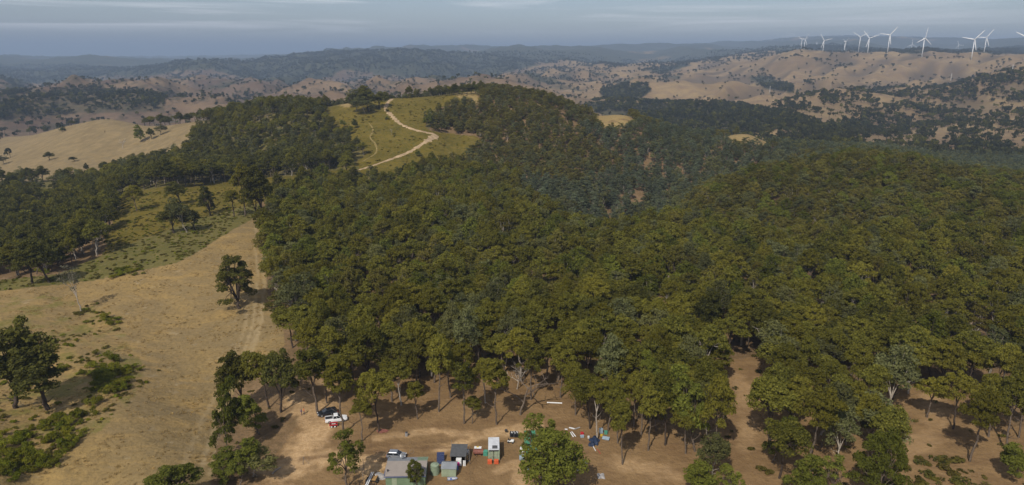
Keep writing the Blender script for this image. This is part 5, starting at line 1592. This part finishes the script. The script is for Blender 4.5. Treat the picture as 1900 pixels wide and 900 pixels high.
# pole with slack cable
pl = empty('utility_pole', at(-9.0, 127.6), 0, 'thin grey pole with a guy wire right of the open hut', 'pole')
MB().tube([(0, 0, -.4), (.05, -.1, 4.2)], [.07, .05]).build('pole', M['greywood'], pl)
MB().tube([(.05, -.1, 4.1), (.2, -3.0, 2.0), (.5, -6.0, .0)], .015).build('wire', M['dark'], pl)
for q, lb in (((676, 879, 852), 'taller of two thin poles standing beside the trailer'), ((674, 890, 870), 'shorter of two thin poles standing beside the trailer')):
    p = gr(q[0], q[1]); _, dy, dz = ray(q[0], q[2]); h = CAM_H + dz / dy * p.y - p.z
    o = empty('thin_pole', p, 0, lb, 'pole'); MB().tube([(0, 0, -.3), (-.1, 0, max(h, 1.5))], [.07, .05]).build('shaft', M['greywood'], o)
    MB().cyl((-.1, 0, max(h, 1.5)), (-.1, 0, max(h, 1.5) + .06), .07, n=8).build('cap', M['steel'], o)
# fence posts and wire beside the trees at lower left
fp = [gr(562, 862), gr(571, 862), gr(556, 880), gr(566, 840)]
fe = empty('leaning_post', fp[0], 0, 'short dark leaning post on the bare soil left of the trailer', 'post')
MB().tube([(0, 0, -.3), (.25, 0, 1.9)], [.07, .06]).build('post', M['greywood'], fe)
MB().tube([(.23, 0, 1.8), (1.2, .3, .05)], .04).build('brace', M['greywood'], fe)
# grey drum, ring, lying pipe, kettle, rack, white machine
dg_ = empty('drum', gr(754.5, 809), 0, 'grey steel drum standing alone on the bare clearing', 'drum')
MB().cyl((0, 0, -.05), (0, 0, .95), .33, n=18).cyl((0, 0, .3), (0, 0, .34), .345, n=18).cyl((0, 0, .62), (0, 0, .66), .345, n=18).build('body', M['steel'], dg_)
MB().cyl((0, 0, .95), (0, 0, .97), .29, n=18).build('lid', M['dark'], dg_)
p = gr(764, 842)
rg = empty('wire_ring', p, R_(20), 'thin wire ring standing on the ground right of the silver car', 'ring')
MB().tube([(.48 * math.cos(a), .35 * math.cos(a) * 0 , .5 + .48 * math.sin(a)) for a in np.linspace(0, 2 * PI, 20)], .03).build('rim', M['greywood'], rg)
MB().tube([(-.2, 0, .05), (-.3, .4, -.05)], .02).build('stay', M['greywood'], rg)
a, b_ = gr(1015, 748), gr(1042, 749)
pp = empty('pipe', (a + b_) / 2, math.atan2(b_.y - a.y, b_.x - a.x), 'white pipe lying on bare soil at the back of the clearing', 'pipe')
ln = (b_ - a).length
MB().cyl((-ln / 2, 0, .16), (ln / 2, 0, .16), .15, n=14).build('tube', M['white'], pp)
MB().cyl((ln / 2 - .05, 0, .16), (ln / 2 + .12, 0, .16), .19, n=14).build('collar', M['white'], pp)
kt = empty('kettle_grill', gr(939, 803), 0, 'black kettle grill left of the metal rack', 'grill')
MB().ball((0, 0, .62), .36, (1, 1, .8)).build('bowl', M['dark'], kt, True)
MB().cyl((0, 0, .88), (0, 0, .95), .07, n=8).build('handle', M['steel'], kt)
for k in range(3): MB().tube([(.2 * math.cos(k * 2.1), .2 * math.sin(k * 2.1), .45), (.36 * math.cos(k * 2.1), .36 * math.sin(k * 2.1), -.02)], .025).build('leg', M['dark'], kt)
rk = empty('storage_rack', gr(954, 810), R_(-4), 'low metal rack with white and dark odds and ends under the tree edge', 'rack')
f = MB()
for sx in (-.95, 0, .95):
    for sy in (-.6, .6): f.tube([(sx, sy, -.05), (sx, sy, 1.0)], .03)
f.build('post', M['steel'], rk)
for zz in (.35, .95): MB().box((0, 0, zz), (2.0, 1.3, .04)).build('shelf', M['dark'], rk)
for k in range(9):
    sx, sy = -.8 + .2 * k + rngT.uniform(-.05, .05), rngT.uniform(-.45, .45)
    wb = MB().cyl((0, 0, 0), (0, 0, .28), .09, .07, 10).build('jar' , M['white' if k % 3 else 'dark'])
    wb.location = rk.matrix_basis @ Vector((sx, sy, .972)); tag(wb, 'small pale container standing on the low metal rack', 'container', 'containers on the metal rack')
mw = empty('ride_on_mower', gr(948, 821), R_(75), 'small white ride-on mower right of the pale container', 'mower')
MB().box((0, -.35, .5), (.62, .7, .42), bevel=.08).build('bonnet', M['white'], mw)
MB().box((0, .35, .38), (.75, .75, .18), bevel=.04).build('body', M['white'], mw)
MB().box((0, .38, .58), (.42, .42, .1), bevel=.03).box((0, .58, .78), (.42, .1, .4), bevel=.03).build('seat', M['dark'], mw)
MB().tube([(0, -.02, .6), (0, .08, .88)], .02).cyl((0, .07, .87), (0, .09, .9), .16, n=14).build('steering_wheel', M['dark'], mw)
for sx in (-.36, .36):
    for sy, r in ((-.5, .18), (.45, .24)): MB().cyl((sx - .08, sy, r - .03), (sx + .08, sy, r - .03), r, n=14).build('wheel', M['rubber'], mw)
# white drums and small junk at the green container
for q, mm, lb in (((969, 838), 'white', 'white plastic tank left of the bright green container'), ((968, 852), 'paleblue', 'pale blue-grey plastic tank below the white one by the green container')):
    d_ = empty('plastic_tank', gr(*q), 0, lb, 'tank')
    MB().box((0, 0, .5), (1.0, .95, 1.0), bevel=.12).build('body', M[mm], d_)
    MB().cyl((0, 0, 1.0), (0, 0, 1.06), .14, n=12).build('lid', M['dark'], d_)
    MB().box((0, 0, .0), (1.06, 1.0, .1)).build('pallet', M['greywood'], d_)
for q, mm, lb in (((985, 853), 'red', 'small red jerry can below the green container'), ((984.5, 849), 'dark', 'small dark can below the green container'), ((988, 860), 'paleblue', 'pale blue can by the edge of the huge tree'),
                  ((984, 870), 'orange', 'small orange-red can half under the huge tree'), ((980, 873), 'paleblue', 'pale teal can beside the orange-red one'), ((991, 886), 'orange', 'orange can lowest beside the huge tree')):
    d_ = empty('jerry_can', gr(*q), R_(30), lb, 'jerry can')
    MB().box((0, 0, .28), (.5, .34, .56), bevel=.05).build('body', M[mm], d_)
    MB().tube([(-.15, 0, .56), (-.1, 0, .66), (.1, 0, .66), (.15, 0, .56)], .025).build('handle', M[mm], d_)
# blue junk heap on the right
def plank(name, a, b, w, t, m, label, cat):
    a, b = gr(*a), gr(*b); L = (b - a).length
    o = MB().box((0, 0, .15), (L, w, t), bevel=.01).build(name, m); o.location = (a + b) / 2; o.rotation_euler = (0, R_(-2), math.atan2(b.y - a.y, b.x - a.x))
    return tag(o, label, cat)
plank('white_beam', (1058, 803), (1064, 812), .22, .12, M['white'], 'left of two parallel white beams lying near the huge tree', 'beam')
plank('white_beam', (1061, 802), (1068, 811), .22, .12, M['white'], 'right of two parallel white beams lying near the huge tree', 'beam')
plank('white_board', (1056, 794), (1066, 797), .5, .06, M['white'], 'white board lying behind the two parallel beams', 'board')
plank('white_board', (1066, 797), (1076, 794), .4, .06, M['concrete'], 'pale grey board lying behind the two parallel beams', 'board')
plank('white_board', (1048, 797), (1053, 798), .4, .08, M['white'], 'small white board left of the pale boards', 'board')
plank('white_post', (1098, 824), (1105, 838), .14, .14, M['white'], 'long white post leaning out of the blue heap toward the camera', 'post')
plank('red_post', (1108, 834), (1114, 843), .08, .08, M['red'], 'thin red rod beside the long white post', 'rod')
ps = empty('tank_panel', gr(1124, 816), R_(-18), 'pale blue rectangular sheet lying bright in the blue junk heap', 'panel')
MB().box((0, 0, .45), (1.6, 1.0, .08), rx=R_(12), bevel=.02).build('sheet', M['paleblue'], ps)
MB().box((0, .1, .2), (1.4, .8, .4)).build('stand', M['greywood'], ps)
for q, mm, s_, lb in (((1115, 803), 'paleblue', (.75, .75, 1.05), 'grey-blue upright box behind the pale blue sheet'), ((1124, 805), 'teal', (.7, .7, .7), 'dark teal box behind the pale blue sheet'),
                      ((1080, 806), 'red', (.7, .5, .5), 'dark red box in the shade left of the blue junk heap'), ((1080, 811), 'paleblue', (.8, .6, .4), 'grey-blue box in the shade left of the blue junk heap'),
                      ((1092, 813), 'white', (.35, .35, .5), 'small white box in the shade beside the blue junk heap'), ((1116, 809), 'yellow', (.5, .35, .35), 'small yellow box left of the pale blue sheet'),
                      ((1067, 862), 'paleblue', (.6, .5, .9), 'pale box in the shade under the huge tree'), ((1071, 872), 'white', (.6, .5, .8), 'white sack-like box under the huge tree'), ((1085, 860), 'steel', (1.0, .8, .6), 'grey metal box under the right side of the huge tree')):
    d_ = empty('storage_box', gr(*q), R_(rngT.uniform(-25, 25)), lb, 'box')
    MB().box((0, 0, s_[2] / 2 - .02), s_, bevel=.04).build('body', M[mm], d_)
    MB().box((0, 0, s_[2]), (s_[0] * 1.06, s_[1] * 1.06, .06), bevel=.015).build('lid', M[mm], d_)
def heap(name, c, r, h, m, label, cat, seed):
    b = bmesh.new(); bmesh.ops.create_icosphere(b, subdivisions=3, radius=1)
    rr = np.random.default_rng(seed)
    ph = rr.uniform(0, 6, 6)
    for v in b.verts:
        k = 1 + .16 * math.sin(5 * v.co.x + ph[0]) + .14 * math.sin(6 * v.co.y + ph[1]) + .10 * math.sin(11 * v.co.z + 7 * v.co.x + ph[2])
        v.co = Vector((v.co.x * r[0] * k, v.co.y * r[1] * k, max(-.15, v.co.z * h * k)))
    me = bpy.data.meshes.new(name); b.to_mesh(me); b.free()
    o = link(name, me, None, [m]); o.location = c
    return tag(o, label, cat)
heap('blue_tarp', gr(1104, 818), (1.1, 1.6, 0), .7, M['bluetarp'], 'crumpled dark blue tarp heaped in the junk', 'tarp', 3)
heap('blue_tarp', gr(1098, 826), (.7, .8, 0), .6, M['bluetarp'], 'smaller dark tarp at the near end of the blue heap', 'tarp', 4)
heap('rubble_pile', gr(1115, 884), (.75, 1.0, 0), .35, M['concrete'], 'small heap of pale rubble on bare soil right of the huge tree', 'rubble', 5)
heap('rubble_pile', gr(703, 886), (1.3, 1.2, 0), .75, M['concrete'], 'grey rubble heap between the trailer and the green shed', 'rubble', 6)
heap('earth_mound', gr(709, 800), (1.3, .8, 0), .35, M['rust'], 'low brown mound at the foot of the wide dark tree', 'mound', 8)
# logs
for q, lb in (((505, 880, 521, 868), 'pale log lying in the shade at the lower left of the clearing'), ((1715, 702, 1690, 712), 'fallen dead branch at the top of the right-hand dirt patch'), ((1672, 800, 1684, 818), 'pale fallen branch left of the right-hand dirt patch'), ((600, 700, 612, 706), 'log lying on sunlit soil behind the black car')):
    a, b_ = gr(q[0], q[1]), gr(q[2], q[3])
    o = empty('log', (a + b_) / 2, math.atan2(b_.y - a.y, b_.x - a.x), lb, 'log'); ln = (b_ - a).length
    MB().tube([(-ln / 2, 0, .12), (0, .1, .16), (ln / 2, 0, .12)], [.17, .14, .10], 8).build('stem', M['bark_pale'], o)
    MB().tube([(0, .1, .16), (.4, .7, .35)], [.07, .03]).build('branch', M['bark_pale'], o)

# trailer with white ramps
tr = empty('flatbed_trailer', gr(691, 893), R_(-6), 'flatbed trailer with long white ramps and ochre timber beside the two thin poles', 'trailer')
f = MB()
for sx in (-.95, .95): f.box((sx, 0, .55), (.1, 3.6, .14))
for k in range(4): f.box((0, -1.6 + k * 1.07, .53), (1.78, .08, .1))
f.build('frame', M['dark'], tr)
for sx in (-.62, -.28): MB().box((sx, -.3, .76), (.17, 4.4, .07), rx=R_(3)).build('ramp', M['white'], tr)
for k in range(4): MB().box((.45, .2 + .52 * k - .6, .68), (.85, .38, .12)).build('timber_pack', M['timber'], tr)
for sx in (-1.13, 1.13):
    for sy in (-.45, .35):
        w = MB().cyl((sx - .11, sy, .33), (sx + .11, sy, .33), .33, n=18).build('wheel', M['rubber'], tr)
        MB().cyl((sx - .12, sy, .33), (sx + .12, sy, .33), .17, n=12).build('rim', M['steel'], w)
MB().tube([(0, 1.85, .55), (0, 3.0, .5)], .06).build('drawbar', M['dark'], tr)

# ------------------------------------------------------------------ cars
def loft(rows, m, name, parent, smooth=False):
    b = bmesh.new(); vs = [[b.verts.new(p) for p in r] for r in rows]
    for r0, r1 in zip(vs[:-1], vs[1:]):
        for k in range(len(r0)): b.faces.new((r0[k], r0[(k + 1) % len(r0)], r1[(k + 1) % len(r0)], r1[k]))
    b.faces.new(vs[0][::-1]); b.faces.new(vs[-1])
    bmesh.ops.recalc_face_normals(b, faces=b.faces)
    me = bpy.data.meshes.new(name); b.to_mesh(me); b.free()
    if smooth:
        for p in me.polygons: p.use_smooth = True
    return link(name, me, parent, [m])
def car(o, L, W, Ht, pm, style):
    """nose toward +x"""
    hw = W / 2; belt = Ht * .58; sill = .28
    secs = [(-L / 2, .86, sill + .18, belt * .92), (-L / 2 + .12, .97, sill, belt), (-L * .25, 1.0, sill - .04, belt), (L * .05, 1.0, sill - .04, belt * .99),
            (L * .27, 1.0, sill - .04, belt * .97), (L * .42, .95, sill, belt * .88), (L / 2 - .06, .84, sill + .06, belt * .76), (L / 2, .74, sill + .14, belt * .66)]
    rows = []
    for x, k, z0, z1 in secs:
        w = hw * k
        rows.append([(x, -w * .94, z0), (x, w * .94, z0), (x, w, z0 + .16), (x, w, (z0 + z1) / 2 + .06), (x, w * .95, z1 - .05), (x, w * .84, z1), (x, -w * .84, z1), (x, -w * .95, z1 - .05), (x, -w, (z0 + z1) / 2 + .06), (x, -w, z0 + .16)])
    loft(rows, pm, 'body', o, False)
    if style == 'suv': xr0, xr1, xf0, xf1 = -L * .485, -L * .40, L * .08, L * .25
    elif style == 'hatch': xr0, xr1, xf0, xf1 = -L * .48, -L * .36, L * .06, L * .26
    else: xr0, xr1, xf0, xf1 = -L * .13, -L * .10, L * .09, L * .23
    zt, zb = Ht, belt - .02
    wb, wt = hw * .90, hw * .74
    # pillars and roof skin: a lofted cabin, with the glass set 3 mm proud
    P = lambda x, y, z: (x, y, z)
    cab = [[P(xr0, -wb, zb), P(xr0, wb, zb), P(xf1, wb, zb), P(xf1, -wb, zb)],
           [P(xr1, -wt - .03, zt - .09), P(xr1, wt + .03, zt - .09), P(xf0, wt + .03, zt - .09), P(xf0, -wt - .03, zt - .09)],
           [P(xr1 + .12, -wt + .06, zt), P(xr1 + .12, wt - .06, zt), P(xf0 - .12, wt - .06, zt), P(xf0 - .12, -wt + .06, zt)]]
    loft(cab, pm, 'roof', o)
    def pane(q, name):
        q = [Vector(p) for p in q]; n = (q[1] - q[0]).cross(q[3] - q[0]).normalized(); c = sum(q, Vector()) / 4
        out_ = Vector((c.x - (xr0 + xf1) / 2, c.y, 0.1))
        if n.dot(out_) < 0: n = -n
        ins = [c + (p - c) * .90 for p in q]
        b = MB(); hi = [p + n * .012 for p in ins]; lo = [p - n * .01 for p in ins]
        b.face(hi)
        for i in range(4): b.face([lo[i], lo[(i + 1) % 4], hi[(i + 1) % 4], hi[i]])
        b.build(name, M['glass'], o)
    A, B = cab[0], cab[1]
    pane([A[3], A[2], B[2], B[3]], 'windscreen'); pane([A[0], A[1], B[1], B[0]], 'rear_window')
    for s_ in (-1, 1):
        i0, i1 = (0, 3) if s_ < 0 else (1, 2)
        a0, a1, b0, b1 = Vector(A[i0]), Vector(A[i1]), Vector(B[i0]), Vector(B[i1])
        cuts = (0, .36, .68, 1) if style == 'suv' else (0, .5, 1)
        for c0, c1 in zip(cuts[:-1], cuts[1:]):
            pane([a0.lerp(a1, c0), a0.lerp(a1, c1), b0.lerp(b1, c1), b0.lerp(b1, c0)], 'side_window')
    for sx in (-.30, .31):
        for sy in (-1, 1):
            w = MB().cyl((L * sx, sy * (hw - .2), .34), (L * sx, sy * (hw + .015), .34), .345, n=20).build('wheel', M['rubber'], o)
            MB().cyl((L * sx, sy * (hw - .03), .34), (L * sx, sy * (hw + .025), .34), .21, n=14).build('rim', M['steel'], w)
    for sy in (-1, 1):
        MB().box((L * .482, sy * hw * .62, belt * .74), (.14, .3, .14), rz=-sy * .35, bevel=.03).build('headlight', M['lamp_clear'], o)
        MB().box((-L / 2 + .03, sy * hw * .80, belt * .80), (.1, .18, .3), bevel=.03).build('taillight', M['lamp_red'], o)
        MB().box((xf1 - .25, sy * (hw + .05), belt + .06), (.12, .2, .14), bevel=.03).build('mirror', pm, o)
    MB().box((L / 2 - .02, 0, sill + .2), (.1, W * .7, .16), bevel=.03).build('front_bumper', M['dark'], o)
    MB().box((-L / 2 + .0, 0, sill + .16), (.1, W * .78, .18), bevel=.03).build('rear_bumper', M['dark'], o)
    if style == 'ute':
        MB().box((-L * .315, 0, belt + .015), (L * .33, W * .78, .04)).build('tray_floor', M['dark'], o)
        for sy in (-1, 1): MB().box((-L * .315, sy * hw * .86, belt + .07), (L * .35, .07, .18)).build('tray_side', pm, o)
        MB().box((-L * .49, 0, belt + .05), (.07, W * .78, .2)).build('tailgate', pm, o)
        MB().tube([(-L * .17, -hw * .8, belt), (-L * .18, -hw * .7, Ht - .02), (-L * .18, hw * .7, Ht - .02), (-L * .17, hw * .8, belt)], .04).build('roll_bar', M['steel'], o)
def heading(a, b_):
    a, b_ = gr(*a), gr(*b_); return math.atan2(b_.y - a.y, b_.x - a.x)
c1 = empty('parked_car', gr(608, 769), PI + R_(22), 'black station wagon parked behind the white utility truck under the trees', 'car')
car(c1, 4.7, 1.85, 1.52, M['car_black'], 'suv')
c2 = empty('utility_truck', gr(624, 781), R_(16), 'white double cab utility truck with an open tray, next to the black car', 'utility truck')
car(c2, 5.1, 1.85, 1.78, M['car_white'], 'ute')
c3 = empty('parked_car', at(-25.0, 130.2), R_(-4), 'silver hatchback parked behind the green shed, half hidden by its roof', 'car')
car(c3, 4.2, 1.78, 1.5, M['car_silver'], 'hatch')
# red box trailer beside the white truck
t2 = empty('box_trailer', gr(619, 790.5), R_(12), 'small red box trailer with white wheels in front of the white truck', 'trailer')
f = MB().box((0, 0, .42), (1.75, 1.1, .06))
f.build('floor_panel', M['dark'], t2)
for sy in (-.56, .56): MB().box((0, sy, .58), (1.8, .05, .34)).build('side_panel', M['red'], t2)
for sx in (-.9, .9): MB().box((sx, 0, .58), (.05, 1.06, .34)).build('end_panel', M['red'], t2)
MB().tube([(.9, 0, .4), (2.1, 0, .4)], .05).build('drawbar', M['dark'], t2)
for sy in (-.74, .74):
    for sx in (-.42, .35):
        w = MB().cyl((sx, sy - .09, .27), (sx, sy + .09, .27), .28, n=16).build('wheel', M['rubber'], t2)
        MB().cyl((sx, sy - .10, .27), (sx, sy + .10, .27), .19, n=12).build('rim', M['white'], w)
rm = heap('tool_heap', t2.location + Vector((.1, 0, .45)), (.5, .35, 0), .3, M['concrete'], 'grey bundle lying inside the red box trailer', 'bundle', 9)

# ------------------------------------------------------------------ two people
M['skin'] = paint('skin', (0.42, 0.24, 0.17), 0.6, var=.06); M['hair'] = paint('dark_hair', (0.03, 0.02, 0.015), 0.8)
M['hivis'] = paint('orange_shirt', (0.75, 0.13, 0.02), 0.8); M['navy'] = paint('navy_cloth', (0.02, 0.025, 0.07), 0.85)
M['mauve'] = paint('grey_purple_shirt', (0.16, 0.13, 0.26), 0.85)
def person(loc, rz, shirt, trousers, label, h=1.76, arm=0.0):
    J = {'pelvis': (0, 0, .94, .145), 'waist': (0, 0, 1.08, .135), 'chest': (0, -.01, 1.32, .155), 'neckb': (0, 0, 1.47, .07), 'neck': (0, -.01, 1.53, .058), 'head': (0, -.02, 1.63, .095), 'crown': (0, -.01, 1.71, .075)}
    E = [('pelvis', 'waist'), ('waist', 'chest'), ('chest', 'neckb'), ('neckb', 'neck'), ('neck', 'head'), ('head', 'crown')]
    for s, t in ((-1, 'l'), (1, 'r')):
        st = .06 * s
        J.update({'hip' + t: (.095 * s, 0, .88, .10), 'knee' + t: (.11 * s, -.02 + st * .5, .49, .062), 'ankle' + t: (.12 * s, .02 + st, .09, .042), 'toe' + t: (.13 * s, -.15 + st, .04, .035),
                  'sh' + t: (.19 * s, 0, 1.42, .062), 'el' + t: (.25 * s, .03 - arm * .1, 1.14, .045), 'wr' + t: (.24 * s, -.10 - arm, .93 + arm * .6, .030), 'palm' + t: (.235 * s, -.13 - arm, .86 + arm * .6, .030)})
        E += [('pelvis', 'hip' + t), ('hip' + t, 'knee' + t), ('knee' + t, 'ankle' + t), ('ankle' + t, 'toe' + t), ('chest', 'sh' + t), ('sh' + t, 'el' + t), ('el' + t, 'wr' + t), ('wr' + t, 'palm' + t)]
        for k in range(4):
            J['f%d%s' % (k, t)] = ((.215 + .012 * k) * s, -.115 - .02 * k - arm, .80 + arm * .6, .009); J['g%d%s' % (k, t)] = ((.21 + .012 * k) * s, -.125 - .02 * k - arm, .765 - .008 * (1.5 - abs(k - 1.5)) + arm * .6, .008)
            E += [('palm' + t, 'f%d%s' % (k, t)), ('f%d%s' % (k, t), 'g%d%s' % (k, t))]
        J['th' + t] = (.205 * s, -.165 - arm, .84 + arm * .6, .010); E.append(('palm' + t, 'th' + t))
    names = list(J); me = bpy.data.meshes.new('person')
    me.from_pydata([J[k][:3] for k in names], [(names.index(a), names.index(b)) for a, b in E], [])
    o = bpy.data.objects.new('person', me); C.objects.link(o)
    md = o.modifiers.new('skin', 'SKIN'); 
    sv = me.skin_vertices[0].data if me.skin_vertices else None
    if sv is None:
        bpy.context.view_layer.objects.active = o; bpy.ops.mesh.customdata_skin_add(); sv = me.skin_vertices[0].data
    for i, k in enumerate(names): sv[i].radius = (J[k][3],) * 2
    sv[0].use_root = True
    o.modifiers.new('sub', 'SUBSURF').levels = 2
    dg = bpy.context.evaluated_depsgraph_get(); ev = o.evaluated_get(dg)
    nm = bpy.data.meshes.new_from_object(ev); o.modifiers.clear(); o.data = nm; nm.name = 'person'
    nm.materials.clear()
    for m_ in (M['skin'], shirt, trousers, M['dark']): nm.materials.append(m_)
    for p in nm.polygons:
        c = p.center; p.use_smooth = True
        armside = abs(c.x) > .17 and c.z > .5
        p.material_index = 0 if (c.z > 1.485 or (armside and c.z < 1.12 + arm * .5)) else 1 if c.z > .97 else 3 if c.z < .09 else 2
    o.location = loc; o.rotation_euler = (0, 0, rz); o.scale = (h / 1.78,) * 3
    MB().ball((0, .005, 1.69), .108, (1, 1.05, .75), 8).build('hair', M['hair'], o, True)
    for s in (-1, 1):
        MB().ball((.035 * s, -.108, 1.645), .012, n=5).build('eye', M['dark'], o, True)
        MB().ball((.098 * s, -.01, 1.63), .025, (.4, .8, 1.2), 5).build('ear', M['skin'], o, True)
    MB().cyl((0, -.10, 1.645), (0, -.128, 1.60), .008, .016, 8).build('nose', M['skin'], o, True)
    MB().box((0, -.112, 1.572), (.045, .012, .01)).build('mouth', M['red'], o)
    return tag(o, label, 'person')
person(gr(564.5, 768.5), R_(-70), M['hivis'], M['navy'], 'person in orange top and dark trousers standing in shade left of the cars', 1.8, .06)
person(gr(559.5, 770.5), R_(80), M['mauve'], M['navy'], 'person in dark grey-purple clothes standing left of the one in orange', 1.72)
# vehicle at the top of the hill track
p = gr(744, 181.2)
c4 = empty('parked_car', p, R_(8), 'tiny pale car at the top of the dirt track on the hill skyline', 'car')
car(c4, 4.4, 1.8, 1.6, M['car_white'], 'suv')
